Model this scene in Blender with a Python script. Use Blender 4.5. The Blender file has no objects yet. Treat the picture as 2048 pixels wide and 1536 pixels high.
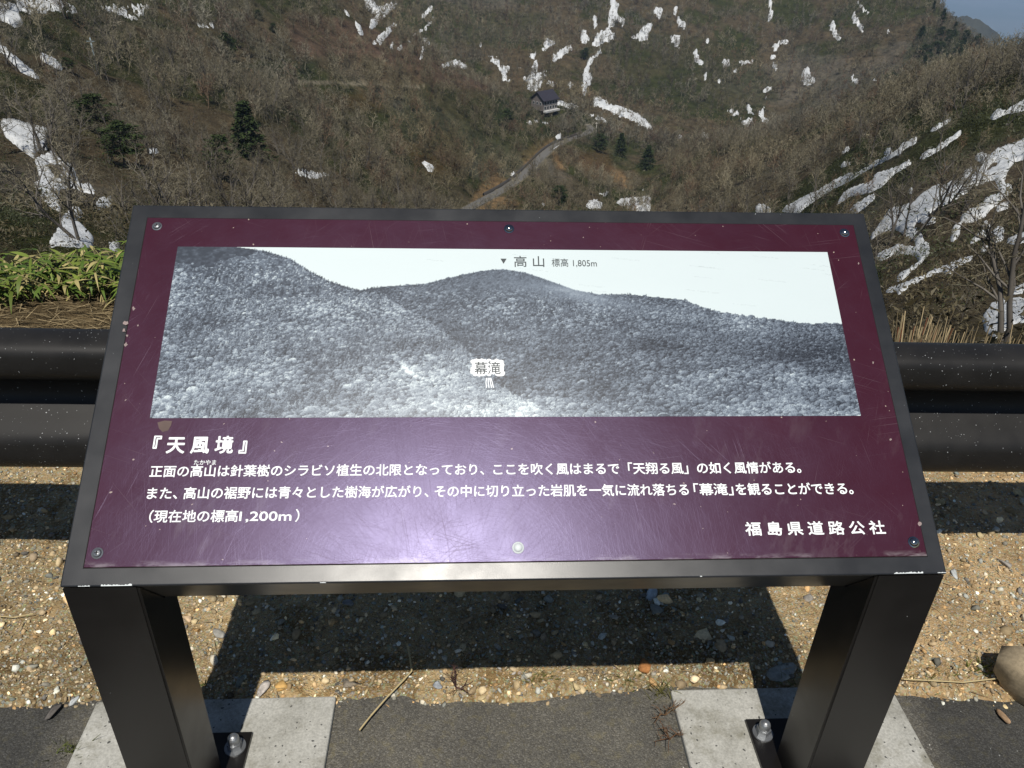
import bpy, bmesh, math, random
import numpy as np
from mathutils import Vector, Matrix
random.seed(7); rng = np.random.default_rng(11)
sc = bpy.context.scene; COL = sc.collection
A = np.array

# ------------------------------------------------------------------ camera
F_PX = 1590.6                                   # focal length in pixels of a 2048 px wide picture
CAM = A([-0.0681, -0.7857, 1.3334])
CR = A([0.99837583, -0.0494924, 0.02821721]); CU = A([0.00103543, 0.51097116, 0.85959723]); CD = A([0.05696171, 0.85817188, -0.5101925])
cam_data = bpy.data.cameras.new('camera'); cam = bpy.data.objects.new('camera', cam_data); COL.objects.link(cam)
cam_data.sensor_width = 36.0; cam_data.lens = F_PX / 2048 * 36.0; cam_data.clip_start = 0.05; cam_data.clip_end = 60000
cam.matrix_world = Matrix(((CR[0], CU[0], -CD[0], CAM[0]), (CR[1], CU[1], -CD[1], CAM[1]), (CR[2], CU[2], -CD[2], CAM[2]), (0, 0, 0, 1)))
sc.camera = cam

# ------------------------------------------------------------------ sky, sun, exposure
SUN = Vector((-0.035, -0.49, 0.868)).normalized()
w = bpy.data.worlds.new('World'); sc.world = w; w.use_nodes = True
nt = w.node_tree; sky = nt.nodes.new('ShaderNodeTexSky'); sky.sky_type = 'NISHITA'; sky.sun_disc = False
sky.sun_elevation = math.asin(SUN.z); sky.sun_rotation = math.atan2(SUN.x, SUN.y); sky.altitude = 1200; sky.dust_density = 0.6
bg = nt.nodes['Background']; bg.inputs['Strength'].default_value = 0.064
nt.links.new(sky.outputs['Color'], bg.inputs['Color'])
sl = bpy.data.lights.new('sun', 'SUN'); sl.energy = 4.6; sl.angle = math.radians(0.5); sl.color = (1.0, 0.95, 0.87)
so = bpy.data.objects.new('sun', sl); COL.objects.link(so); so.rotation_euler = (-SUN).to_track_quat('-Z', 'Y').to_euler(); so.location = (0, -5, 12)
sc.view_settings.view_transform = 'Standard'; sc.view_settings.look = 'None'; sc.view_settings.exposure = 0.0; sc.view_settings.gamma = 1.0
sc.cycles.max_bounces = 6; sc.cycles.volume_bounces = 0

# ------------------------------------------------------------------ helpers
def ray(x, y):
    x = np.asarray(x, float)[..., None]; y = np.asarray(y, float)[..., None]
    return CD + CR * (x - 1024) / F_PX - CU * (y - 768) / F_PX
def to_px(P):
    V = P - CAM; z = V @ CD
    return 1024 + F_PX * (V @ CR) / z, 768 - F_PX * (V @ CU) / z, z
def ground(x, y, z=0.0):
    v = ray(x, y); return CAM + v * ((z - CAM[2]) / v[..., 2:3])
def mk(name, V, F, mat, parent=None, col=None, smooth=False):
    """one mesh object from arrays; F is (n,3) or (n,4)"""
    me = bpy.data.meshes.new(name); V = np.asarray(V, np.float32); F = np.asarray(F, np.int32)
    me.vertices.add(len(V)); me.vertices.foreach_set('co', V.ravel())
    k = F.shape[1]; me.loops.add(F.size); me.loops.foreach_set('vertex_index', F.ravel())
    me.polygons.add(len(F)); me.polygons.foreach_set('loop_start', np.arange(len(F), dtype=np.int32) * k)
    me.update(calc_edges=True)
    if col is not None:
        c = np.ones((len(V), 4), np.float32); c[:, :3] = col
        at = me.color_attributes.new('Col', 'FLOAT_COLOR', 'POINT'); at.data.foreach_set('color', c.ravel())
    if smooth: me.polygons.foreach_set('use_smooth', np.ones(len(F), bool))
    me.materials.append(mat); o = bpy.data.objects.new(name, me); COL.objects.link(o)
    if parent: o.parent = parent
    return o
def from_bm(name, bm, mat, parent=None, smooth=False):
    me = bpy.data.meshes.new(name); bmesh.ops.recalc_face_normals(bm, faces=bm.faces); bm.to_mesh(me); bm.free()
    if smooth:
        for p in me.polygons: p.use_smooth = True
    me.materials.append(mat); o = bpy.data.objects.new(name, me); COL.objects.link(o)
    if parent: o.parent = parent
    return o
def empty(name, loc=(0, 0, 0), rz=0.0):
    o = bpy.data.objects.new(name, None); COL.objects.link(o); o.location = loc; o.rotation_euler = (0, 0, rz); o.empty_display_size = 0.1; return o
def tag(o, label=None, cat=None, group=None, kind=None):
    if label: o['label'] = label
    if cat: o['category'] = cat
    if group: o['group'] = group
    if kind: o['kind'] = kind
    return o
def box(bm, lo, hi, bevel=0.0, seg=2):
    r = bmesh.ops.create_cube(bm, size=1.0); vs = r['verts']
    for v in vs: v.co = Vector([lo[i] + (v.co[i] + .5) * (hi[i] - lo[i]) for i in range(3)])
    if bevel:
        es = list({e for v in vs for e in v.link_edges}); bmesh.ops.bevel(bm, geom=es, offset=bevel, segments=seg, affect='EDGES', profile=0.5)
def cyl(bm, base, axis, r0, r1, h, n=16):
    rot = Vector((0, 0, 1)).rotation_difference(Vector(axis)).to_matrix().to_4x4()
    m = Matrix.Translation(Vector(base)) @ rot @ Matrix.Translation((0, 0, h / 2))
    bmesh.ops.create_cone(bm, cap_ends=True, segments=n, radius1=r0, radius2=r1, depth=h, matrix=m)
def hash2(ix, iy, seed):
    h = (ix.astype(np.int64) * 374761393 + iy.astype(np.int64) * 668265263 + seed * 1442695041) & 0xffffffff
    h = ((h ^ (h >> 13)) * 1274126177) & 0xffffffff
    return ((h ^ (h >> 16)) & 0xffff) / 65535.0
def vnoise(x, y, seed=0):
    ix, iy = np.floor(x), np.floor(y); fx, fy = x - ix, y - iy
    fx = fx * fx * (3 - 2 * fx); fy = fy * fy * (3 - 2 * fy)
    a, b, c, d = hash2(ix, iy, seed), hash2(ix + 1, iy, seed), hash2(ix, iy + 1, seed), hash2(ix + 1, iy + 1, seed)
    return (a * (1 - fx) + b * fx) * (1 - fy) + (c * (1 - fx) + d * fx) * fy
def fbm(x, y, seed=0, octv=4):
    s = 0; a = 0.5; t = 0
    for i in range(octv): s = s + a * vnoise(x * 2 ** i + 17.3 * i, y * 2 ** i - 9.1 * i, seed + i); t += a; a *= .5
    return s / t
def grid_faces(nx, ny):
    i = np.arange((nx - 1) * (ny - 1)); a = (i // (ny - 1)) * ny + i % (ny - 1)
    return np.stack([a, a + ny, a + ny + 1, a + 1], 1)
def sstep(a, b, x):
    t = np.clip((x - a) / (b - a), 0, 1); return t * t * (3 - 2 * t)
def in_poly(x, y, P):
    P = A(P, float); r = np.zeros(x.shape, bool); j = len(P) - 1
    for i in range(len(P)):
        c = ((P[i, 1] > y) != (P[j, 1] > y)) & (x < (P[j, 0] - P[i, 0]) * (y - P[i, 1]) / (P[j, 1] - P[i, 1] + 1e-9) + P[i, 0])
        r ^= c; j = i
    return r

# ------------------------------------------------------------------ materials
class M:
    def __init__(s, name):
        s.m = bpy.data.materials.new(name); s.m.use_nodes = True; s.t = s.m.node_tree; s.b = s.t.nodes['Principled BSDF']; s.b.inputs['Specular IOR Level'].default_value = 0.3
    def n(s, typ, **kw):
        nd = s.t.nodes.new('ShaderNode' + typ)
        for k, v in kw.items():
            if k in nd.inputs and not hasattr(nd, k): nd.inputs[k].default_value = v
            else:
                try: setattr(nd, k, v)
                except Exception: nd.inputs[k].default_value = v
        return nd
    def l(s, a, b): s.t.links.new(a, b)
    def set(s, **kw):
        for k, v in kw.items(): s.b.inputs[k.replace('_', ' ')].default_value = v
        return s
    def noise(s, scale, detail=4, rough=.55, coord='Object', stretch=None, rot=None):
        tc = s.n('TexCoord'); nd = s.n('TexNoise'); nd.inputs['Scale'].default_value = scale; nd.inputs['Detail'].default_value = detail; nd.inputs['Roughness'].default_value = rough
        src = tc.outputs[coord]
        if stretch or rot:
            mp = s.n('Mapping'); mp.vector_type = 'TEXTURE'; mp.inputs['Scale'].default_value = tuple(1 / v for v in (stretch or (1, 1, 1))); mp.inputs['Rotation'].default_value = rot or (0, 0, 0)
            s.l(src, mp.inputs['Vector']); src = mp.outputs['Vector']
        s.l(src, nd.inputs['Vector']); return nd.outputs['Fac']
    def ramp(s, fac, stops):
        r = s.n('ValToRGB'); el = r.color_ramp.elements
        while len(el) < len(stops): el.new(0.5)
        for e, (p, c) in zip(el, stops): e.position = p; e.color = (*c, 1) if len(c) == 3 else c
        s.l(fac, r.inputs['Fac']); return r.outputs['Color']
    def mix(s, fac, a, b, mode='MIX'):
        x = s.n('Mix'); x.data_type = 'RGBA'; x.blend_type = mode
        for v, i in ((fac, 0), (a, 6), (b, 7)):
            if isinstance(v, (int, float)): x.inputs[i].default_value = v
            elif isinstance(v, tuple): x.inputs[i].default_value = (*v, 1)
            else: s.l(v, x.inputs[i])
        return x.outputs[2]
    def math(s, op, a, b=0.0):
        x = s.n('Math'); x.operation = op
        for v, i in ((a, 0), (b, 1)):
            if isinstance(v, (int, float)): x.inputs[i].default_value = v
            else: s.l(v, x.inputs[i])
        return x.outputs[0]
    def base(s, c):
        if isinstance(c, tuple): s.b.inputs['Base Color'].default_value = (*c, 1)
        else: s.l(c, s.b.inputs['Base Color'])
        return s
    def bump(s, h, strength=.3, dist=.01):
        x = s.n('Bump'); x.inputs['Strength'].default_value = strength; x.inputs['Distance'].default_value = dist; s.l(h, x.inputs['Height']); s.l(x.outputs['Normal'], s.b.inputs['Normal']); return s
    def attr(s, name='Col'):
        x = s.n('Attribute'); x.attribute_name = name; return x.outputs['Color']

def paint_mat(name, c, rough, spec_th=.80, chip=(.40, .42, .42), sp_scale=260, spec=.45):
    m = M(name); n1 = m.noise(900, 2); n2 = m.noise(14, 5); sp = m.noise(sp_scale, 1, .3)
    c2 = m.ramp(n2, [(.3, tuple(v * .85 for v in c)), (.7, tuple(v * 1.25 for v in c))])
    m.base(m.mix(m.ramp(sp, [(spec_th - .015, (0, 0, 0)), (spec_th, (1, 1, 1))]), c2, chip))
    m.l(m.ramp(n2, [(.25, (rough * .85,) * 3), (.75, (min(1, rough * 1.2),) * 3)]), m.b.inputs['Roughness'])
    m.bump(n1, .12, .0006); m.set(Specular_IOR_Level=spec); return m.m
MAT_FRAME = paint_mat('dark_frame_paint', (.015, .0162, .0185), .31, .84)
MAT_LEG = paint_mat('dark_leg_paint', (.0085, .0076, .0072), .33, .86)
MAT_RAIL = paint_mat('guardrail_paint', (.0125, .0118, .0112), .48, .785, sp_scale=330, spec=.28)

def panel_mat():
    m = M('maroon_panel')
    n2 = m.noise(6, 5); base = m.ramp(n2, [(.3, (.033, .0032, .0056)), (.7, (.040, .0044, .0072))])
    # hairline scratches: stretched noise in several directions, brighter worn film
    sc_h = None
    for k, ang in enumerate((.2, .75, 1.25, 1.7, 2.25, 2.8)):
        nz = m.noise(1.0, 1, .4, stretch=(1100, 6, 1), rot=(0, 0, ang)); msk = m.noise(7 + k, 3, .5)
        ln = m.math('MULTIPLY', m.ramp(nz, [(.70, (0, 0, 0)), (.76, (1, 1, 1))]), m.ramp(msk, [(.5, (0, 0, 0)), (.68, (1, 1, 1))]))
        sc_h = ln if sc_h is None else m.math('MAXIMUM', sc_h, ln)
    tc = m.n('TexCoord'); sx = m.n('SeparateXYZ'); m.l(tc.outputs['Object'], sx.inputs[0])
    scuff = m.math('MULTIPLY', m.ramp(m.noise(26, 5, .65, stretch=(1, .35, 1), rot=(0, 0, -.35)), [(.56, (0, 0, 0)), (.72, (1, 1, 1))]), .13)
    low = m.n('MapRange'); low.inputs[1].default_value = .36; low.inputs[2].default_value = .05; m.l(sx.outputs['Y'], low.inputs[0])
    dust = m.math('MULTIPLY', low.outputs[0], scuff); eb = m.n('MapRange'); eb.inputs[1].default_value = .034; eb.inputs[2].default_value = .026; m.l(sx.outputs['Y'], eb.inputs[0])
    dust = m.math('MAXIMUM', dust, m.math('MULTIPLY', eb.outputs[0], m.math('MULTIPLY', m.ramp(m.noise(60, 4, .7, stretch=(.25, 1, 1)), [(.48, (0, 0, 0)), (.62, (1, 1, 1))]), .5)))
    sc_v = m.math('MULTIPLY', sc_h, .26)
    c = m.mix(dust, base, (.30, .27, .27)); c = m.mix(sc_v, c, (.32, .26, .26))
    spk = m.ramp(m.noise(170, 1, .3), [(.80, (0, 0, 0)), (.815, (1, 1, 1))]); c = m.mix(spk, c, (.32, .25, .2))
    m.base(c); m.set(Specular_IOR_Level=.5)
    rg = m.math('ADD', m.math('MULTIPLY', m.noise(20, 5, .6), .12), .255); m.l(rg, m.b.inputs['Roughness'])
    fine = None
    for k, ang in enumerate((.1, .55, 1.0, 1.45, 1.9, 2.35, 2.8)):
        nz = m.ramp(m.noise(1.0, 1, .4, stretch=(1500, 11, 1), rot=(0, 0, ang)), [(.60, (0, 0, 0)), (.72, (1, 1, 1))]); fine = nz if fine is None else m.math('ADD', fine, nz)
    m.bump(m.math('ADD', m.math('MULTIPLY', sc_h, 1.5), m.math('MULTIPLY', fine, .4)), .15, .00025)
    m.b.inputs['Specular Tint'].default_value = (.62, .60, 1.0, 1)
    m.set(Coat_Weight=.03, Coat_Roughness=.08, Specular_IOR_Level=.52)
    return m.m
MAT_PANEL = panel_mat()
def flat(name, c, rough=.6, spec=.3, metal=0.0):
    m = M(name); v = m.noise(40, 4); m.base(m.ramp(v, [(.3, tuple(x * .86 for x in c)), (.7, tuple(min(1, x * 1.1) for x in c))])); m.set(Roughness=rough, Specular_IOR_Level=spec, Metallic=metal); return m.m
MAT_WHITE = flat('white_lettering', (.80, .82, .82), .55)
MAT_INK = flat('grey_ink', (.05, .06, .065), .5)
MAT_HALO = flat('white_halo', (.82, .84, .84), .5)
MAT_ZINC = flat('zinc_bolt', (.30, .31, .32), .38, .5, .75)
MAT_CHROME = flat('polished_screw', (.42, .40, .37), .12, .5, 1.0)
MAT_BARE_GLINT = flat('bare_steel_and_glint', (.62, .66, .66), .5)  # bare chips, also the painted highlight of one screw
MAT_GAP = flat('dark_gap', (.006, .005, .005), .8)
def attr_mat(name, rough=.9, nscale=None, amt=.35, spec=.15, transl=0.0):
    m = M(name); c = m.attr()
    if nscale: c = m.mix(1.0, c, m.ramp(m.noise(nscale, 5, .65), [(.3, (1 - amt,) * 3), (.7, (1 + amt,) * 3)]), 'MULTIPLY')
    m.base(c); m.set(Roughness=rough, Specular_IOR_Level=spec)
    return m.m
MAT_PRINT = attr_mat('printed_photograph', .32, None, spec=.45)
MAT_STONE = attr_mat('stones', .85, 160, .25)
MAT_TWIG = attr_mat('bare_twigs', .9)
MAT_LEAF = attr_mat('leaves', .55, None, spec=.3)
MAT_NEEDLE = attr_mat('needles', .8)
MAT_STRAW = attr_mat('straw', .75, None)
def bark_mat():
    m = M('bark'); m.base(m.ramp(m.noise(9, 5, .6, stretch=(1, 1, .25)), [(.3, (.06, .052, .045)), (.7, (.16, .145, .125))])); m.set(Roughness=.9); return m.m
MAT_BARK = bark_mat()
def dirt_mat():
    m = M('gravelly_dirt'); a = m.attr(); n1 = m.noise(7, 6, .6); n2 = m.noise(85, 5, .7); n3 = m.noise(330, 3, .6)
    c = m.mix(1.0, a, m.ramp(n1, [(.3, (.72, .68, .62)), (.7, (1.2, 1.18, 1.15))]), 'MULTIPLY')
    c = m.mix(1.0, c, m.ramp(n2, [(.25, (.6, .57, .52)), (.5, (1, 1, 1)), (.75, (1.45, 1.45, 1.45))]), 'MULTIPLY')
    vo = m.n('TexVoronoi'); vo.inputs['Scale'].default_value = 230; tc = m.n('TexCoord'); m.l(tc.outputs['Object'], vo.inputs['Vector'])
    vm = m.ramp(vo.outputs['Color'], [(.55, (0, 0, 0)), (.72, (1, 1, 1))])
    c = m.mix(m.math('MULTIPLY', vm, .55), c, m.mix(.82, vo.outputs['Color'], (.36, .31, .24)))
    m.base(c); m.set(Roughness=.95, Specular_IOR_Level=.1)
    m.bump(m.math('ADD', m.math('MULTIPLY', n2, .6), m.math('ADD', n3, vo.outputs['Distance'])), .9, .004); return m.m
MAT_DIRT = dirt_mat()
def asphalt_mat():
    m = M('worn_asphalt'); tc = m.n('TexCoord')
    vo = m.n('TexVoronoi'); vo.inputs['Scale'].default_value = 360; m.l(tc.outputs['Object'], vo.inputs['Vector'])
    sep = m.n('SeparateColor'); m.l(vo.outputs['Color'], sep.inputs[0])
    agg = m.ramp(sep.outputs[0], [(0, (.085, .083, .078)), (.45, (.112, .109, .100)), (.8, (.135, .131, .118)), (1, (.18, .175, .16))])
    ed = m.ramp(vo.outputs['Distance'], [(.25, (1, 1, 1)), (.75, (.72, .70, .65))])
    c = m.mix(1.0, agg, ed, 'MULTIPLY'); n1 = m.noise(5, 6, .6); n2 = m.noise(55, 5, .65)
    c = m.mix(m.math('MULTIPLY', m.ramp(n2, [(.53, (0, 0, 0)), (.68, (1, 1, 1))]), .4), c, (.17, .15, .085))
    c = m.mix(1.0, c, m.ramp(n1, [(.3, (.78, .78, .78)), (.7, (1.25, 1.22, 1.15))]), 'MULTIPLY')
    sp = m.ramp(m.noise(95, 1, .3), [(.80, (0, 0, 0)), (.815, (1, 1, 1))]); c = m.mix(sp, c, (.6, .58, .52))
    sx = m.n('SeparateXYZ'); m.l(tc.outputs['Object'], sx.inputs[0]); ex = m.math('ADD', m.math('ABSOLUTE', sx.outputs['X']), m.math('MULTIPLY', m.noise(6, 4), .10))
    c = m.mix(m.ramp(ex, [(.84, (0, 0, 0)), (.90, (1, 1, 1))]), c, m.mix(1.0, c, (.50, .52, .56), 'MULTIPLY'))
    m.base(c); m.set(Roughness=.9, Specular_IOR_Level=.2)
    m.bump(m.math('SUBTRACT', m.math('MULTIPLY', n2, .5), vo.outputs['Distance']), .5, .003); return m.m
MAT_ASPH = asphalt_mat()
def conc_mat():
    m = M('weathered_concrete'); n1 = m.noise(9, 6, .65); n2 = m.noise(240, 3, .6); n3 = m.noise(120, 1, .3); n4 = m.noise(4, 3)
    c = m.ramp(n1, [(.28, (.26, .255, .225)), (.5, (.38, .375, .34)), (.72, (.46, .455, .42))])
    c = m.mix(1.0, c, m.ramp(n2, [(.3, (.78, .78, .78)), (.7, (1.18, 1.18, 1.18))]), 'MULTIPLY')
    c = m.mix(m.math('MULTIPLY', m.ramp(m.noise(16, 5, .7), [(.50, (0, 0, 0)), (.68, (1, 1, 1))]), .6), c, (.15, .14, .095))
    c = m.mix(m.ramp(n3, [(.71, (0, 0, 0)), (.74, (1, 1, 1))]), c, (.08, .08, .075)); m.base(c); m.set(Roughness=.9, Specular_IOR_Level=.15)
    m.bump(m.math('ADD', n2, m.math('MULTIPLY', n1, 2)), .35, .002); return m.m
MAT_CONC = conc_mat()
def hill_mat():
    m = M('hillside_cover'); a = m.attr(); c = m.mix(1.0, a, m.ramp(m.noise(.22, 9, .72), [(.3, (.45, .45, .45)), (.5, (1, 1, 1)), (.7, (1.6, 1.55, 1.5))]), 'MULTIPLY')
    c = m.mix(1.0, c, m.ramp(m.noise(2.2, 6, .7), [(.3, (.55, .55, .55)), (.7, (1.5, 1.5, 1.45))]), 'MULTIPLY')
    m.base(c); m.set(Roughness=1.0, Specular_IOR_Level=.05); m.bump(m.noise(1.3, 8, .75), 1.0, .5); return m.m
MAT_HILL = hill_mat()
def snow_mat():
    m = M('old_snow'); n1 = m.noise(.5, 7, .65); n2 = m.noise(3.0, 5, .7, stretch=(1, 1, 1))
    c = m.ramp(n1, [(.3, (.46, .48, .49)), (.55, (.60, .62, .63)), (.75, (.68, .70, .71))])
    c = m.mix(m.math('MULTIPLY', m.ramp(n2, [(.52, (0, 0, 0)), (.7, (1, 1, 1))]), .4), c, (.30, .28, .25)); sp_ = m.noise(9.0, 3, .7); c = m.mix(m.math('MULTIPLY', m.ramp(sp_, [(.56, (0, 0, 0)), (.68, (1, 1, 1))]), .5), c, (.16, .14, .11)); m.base(c); m.set(Roughness=.7, Specular_IOR_Level=.2)
    m.bump(n2, .6, .25); return m.m
MAT_SNOW = snow_mat()

# ------------------------------------------------------------------ terrain: one polar heightfield about the viewpoint
# knots: picture column, picture row, distance in metres (turned into direction, slope and height)
KN = [(-700, 480, 45), (-700, 330, 90), (-700, 180, 140), (-700, 40, 190), (-700, -100, 250),
      (0, 500, 42), (0, 440, 60), (0, 380, 80), (0, 250, 118), (0, 180, 138), (0, 100, 160), (0, 0, 195), (0, -100, 230), (0, -220, 290),
      (250, 500, 52), (250, 410, 80), (250, 330, 110), (250, 250, 145), (250, 165, 180), (250, 100, 205), (250, 0, 250), (250, -120, 310),
      (500, 480, 75), (500, 410, 105), (500, 330, 145), (500, 250, 180), (500, 165, 222), (500, 100, 250), (500, 0, 300), (500, -80, 345), (500, -140, 500),
      (700, 480, 110), (700, 410, 155), (700, 300, 210), (700, 200, 255), (700, 110, 300), (700, 35, 335), (700, 30, 430), (700, 0, 570), (700, -100, 680), (700, -220, 800),
      (850, 480, 150), (850, 405, 200), (850, 300, 245), (850, 165, 310), (850, 110, 338), (850, 118, 420), (850, 90, 510), (850, 0, 610), (850, -100, 700), (850, -220, 820),
      (1000, 480, 190), (1000, 400, 235), (1000, 300, 290), (1000, 190, 352), (1000, 185, 410), (1000, 150, 470), (1000, 80, 550), (1000, 0, 630), (1000, -100, 720), (1000, -220, 840),
      (1110, 520, 180), (1110, 400, 250), (1110, 290, 310), (1110, 240, 365), (1110, 210, 400), (1110, 160, 460), (1110, 80, 555), (1110, 0, 640), (1110, -100, 730),
      (1250, 520, 210), (1250, 410, 272), (1250, 330, 330), (1250, 265, 390), (1250, 200, 465), (1250, 100, 560), (1250, 0, 650), (1250, -100, 740), (1250, -220, 860),
      (1420, 520, 140), (1420, 420, 205), (1420, 340, 265), (1420, 300, 330), (1420, 260, 430), (1420, 190, 500), (1420, 100, 580), (1420, 0, 665), (1420, -100, 750),
      (1600, 600, 75), (1600, 500, 110), (1600, 410, 150), (1600, 330, 208), (1600, 275, 265), (1600, 272, 360), (1600, 235, 470), (1600, 100, 595), (1600, 0, 690), (1600, -100, 780), (1600, -220, 900),
      (1800, 690, 22), (1800, 560, 42), (1800, 420, 75), (1800, 300, 122), (1800, 200, 190), (1800, 192, 300), (1800, 165, 470), (1800, 60, 590), (1800, 0, 650), (1800, -100, 740),
      (1900, 150, 500), (1900, 50, 610), (1900, 62, 720), (1900, 150, 1000), (1960, 150, 520), (1960, 108, 580), (1960, 125, 680), (1960, 230, 1000), (1850, -5, 680), (1850, 20, 800), (1850, 100, 1100),
      (2040, 690, 17), (2040, 560, 35), (2040, 420, 60), (2040, 300, 88), (2040, 210, 122), (2040, 140, 165), (2040, 150, 230), (2040, 200, 400), (2040, 260, 700), (2040, 330, 1100),
      (2300, 690, 13), (2300, 450, 42), (2300, 250, 85), (2300, 150, 120), (2300, 90, 160), (2300, 120, 300), (2300, 200, 600), (2300, 300, 1100),
      (2700, 690, 10), (2700, 420, 36), (2700, 200, 80), (2700, 50, 140), (2700, 60, 300), (2700, 200, 800),
      (1600, -300, 1200), (1250, -330, 1200), (900, -330, 1200), (500, -300, 1000), (0, -330, 600), (-700, -330, 600)]
K = A(KN, float); kv = ray(K[:, 0], K[:, 1]); k_az = np.arctan2(kv[:, 0], kv[:, 1]); k_u = np.log(K[:, 2]); k_q = -kv[:, 2] / np.hypot(kv[:, 0], kv[:, 1])
near = []                                        # the shoulder round the viewpoint, in metres
for az, rows in ((-1.1, ((1.9, -.03), (3.5, -.05), (4.3, -.55), (6, -1.6), (12, -4.6), (24, -10.5))), (-.75, ((1.9, -.03), (3.5, -.05), (4.3, -.55), (6, -1.7), (12, -4.8), (24, -11))),
                 (-.5, ((1.9, -.03), (3.5, -.05), (4.3, -.55), (6, -1.8), (12, -5.2), (24, -11.5))), (-.25, ((1.9, -.03), (2.8, -.1), (4, -.6), (6, -2.2), (12, -6.5), (28, -15), (50, -27))),
                 (0, ((1.9, -.05), (2.6, -.35), (4, -1.5), (8, -4.6), (20, -12), (45, -27), (90, -52))), (.25, ((1.9, -.12), (2.6, -.55), (4, -1.6), (8, -4.7), (20, -11.8), (45, -25))),
                 (.5, ((1.9, -.15), (2.6, -.6), (4, -1.65), (8, -4.4))), (.8, ((1.9, -.15), (2.6, -.6), (4, -1.6), (7, -3.4))), (1.1, ((1.9, -.15), (2.6, -.6), (4, -1.5), (7, -3.2)))):
    for r_, z_ in rows: near.append((az, math.log(r_), (CAM[2] - z_) / r_))
near = A(near); k_az = np.r_[k_az, near[:, 0]]; k_u = np.r_[k_u, near[:, 1]]; k_q = np.r_[k_q, near[:, 2]]
SA = 2.2
def tps(P, q):
    n = len(P); d = np.linalg.norm(P[:, None] - P[None], axis=2); Kk = np.where(d > 0, d * d * np.log(d + 1e-12), 0) + np.eye(n) * 1e-4
    L = np.zeros((n + 3, n + 3)); L[:n, :n] = Kk; L[:n, n] = 1; L[:n, n + 1:] = P; L[n, :n] = 1; L[n + 1:, :n] = P.T
    return np.linalg.solve(L, np.r_[q, 0, 0, 0])
KP = np.stack([k_az * SA, k_u], 1); WT = tps(KP, k_q)
NA, NR = 1500, 760
AZ = np.linspace(-.76, .86, NA); UU = np.linspace(math.log(1.9), math.log(1300), NR); RR = np.exp(UU)
ca = np.linspace(AZ[0], AZ[-1], 150); cu = np.linspace(UU[0], UU[-1], 170)
ga, gu = np.meshgrid(ca, cu, indexing='ij'); G = np.stack([ga.ravel() * SA, gu.ravel()], 1); Q = np.zeros(len(G))
for i in range(0, len(G), 4000):
    d2 = ((G[i:i + 4000, None] - KP[None]) ** 2).sum(2); Q[i:i + 4000] = (.5 * d2 * np.log(d2 + 1e-20)) @ WT[:-3] + WT[-3] + G[i:i + 4000] @ WT[-2:]
Qc = Q.reshape(ga.shape)
def bil(Fg, xa, xu, a, u):
    i = np.clip((a - xa[0]) / (xa[1] - xa[0]), 0, len(xa) - 1.001); j = np.clip((u - xu[0]) / (xu[1] - xu[0]), 0, len(xu) - 1.001)
    i0 = i.astype(int); j0 = j.astype(int); fi = i - i0; fj = j - j0
    return (Fg[i0, j0] * (1 - fi) + Fg[i0 + 1, j0] * fi) * (1 - fj) + (Fg[i0, j0 + 1] * (1 - fi) + Fg[i0 + 1, j0 + 1] * fi) * fj
TA, TU = np.meshgrid(AZ, UU, indexing='ij'); TR = np.exp(TU)
TX = CAM[0] + np.sin(TA) * TR; TY = CAM[1] + np.cos(TA) * TR
TZ = CAM[2] - bil(Qc, ca, cu, TA, TU) * TR
amp = sstep(20, 90, TR) * np.minimum(TR, 420)
TZ = TZ + amp * (.028 * (fbm(TX / 46, TY / 46, 3, 4) - .5) + .011 * (fbm(TX / 9, TY / 9, 9, 3) - .5)) + sstep(6, 30, TR) * (1 - sstep(60, 160, TR)) * 1.3 * (fbm(TX / 5, TY / 5, 21, 3) - .5) + .05 * (vnoise(TX * 1.3, TY * 1.3, 5) - .5) * sstep(2, 4, TR)
def Tz(x, y):
    x = np.asarray(x, float); y = np.asarray(y, float)
    return bil(TZ, AZ, UU, np.arctan2(x - CAM[0], y - CAM[1]), np.log(np.hypot(x - CAM[0], y - CAM[1])))
def hit(px, py, rmin=3.0):
    """where the sight line through a picture point meets the terrain"""
    v = ray(px, py); az = math.atan2(v[0], v[1]); q = -v[2] / math.hypot(v[0], v[1])
    us = np.linspace(math.log(rmin), UU[-1], 3000); qs = (CAM[2] - bil(TZ, AZ, UU, np.full(us.shape, az), us)) / np.exp(us)
    k = np.argmax(qs <= q) if (qs <= q).any() else len(us) - 1; r = math.exp(us[k])
    return A([CAM[0] + math.sin(az) * r, CAM[1] + math.cos(az) * r, CAM[2] - qs[k] * r])
# the mountain road is cut into the slope
ROADPX = [(905, 436), (950, 408), (1000, 384), (1040, 358), (1068, 330), (1090, 305), (1115, 287), (1150, 275), (1176, 266), (1186, 258), (1176, 250)]
RD = A([hit(*p, rmin=60) for p in ROADPX]); ts = np.arange(len(RD)); tt = np.linspace(0, len(RD) - 1, 90)
RD = np.stack([np.interp(tt, ts, RD[:, i]) for i in range(3)], 1)
for _ in range(40): RD[1:-1] = RD[1:-1] * .5 + (RD[:-2] + RD[2:]) * .25
rmask = (TR > 150) & (TR < 500) & (TA > -.15) & (TA < .2)
ii = np.where(rmask.ravel())[0]; P2 = np.stack([TX.ravel()[ii], TY.ravel()[ii]], 1)
dist = np.full(len(ii), 1e9); zz = np.zeros(len(ii))
for p in RD:
    d = np.hypot(P2[:, 0] - p[0], P2[:, 1] - p[1]); k = d < dist; dist[k] = d[k]; zz[k] = p[2]
wgt = 1 - sstep(2.6, 7.5, dist); tzf = TZ.ravel(); tzf[ii] = tzf[ii] * (1 - wgt) + (zz - .12) * wgt; TZ = tzf.reshape(TZ.shape)
ROAD_D = np.full(TZ.size, 1e9); ROAD_D[ii] = dist; ROAD_D = ROAD_D.reshape(TZ.shape)
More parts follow.
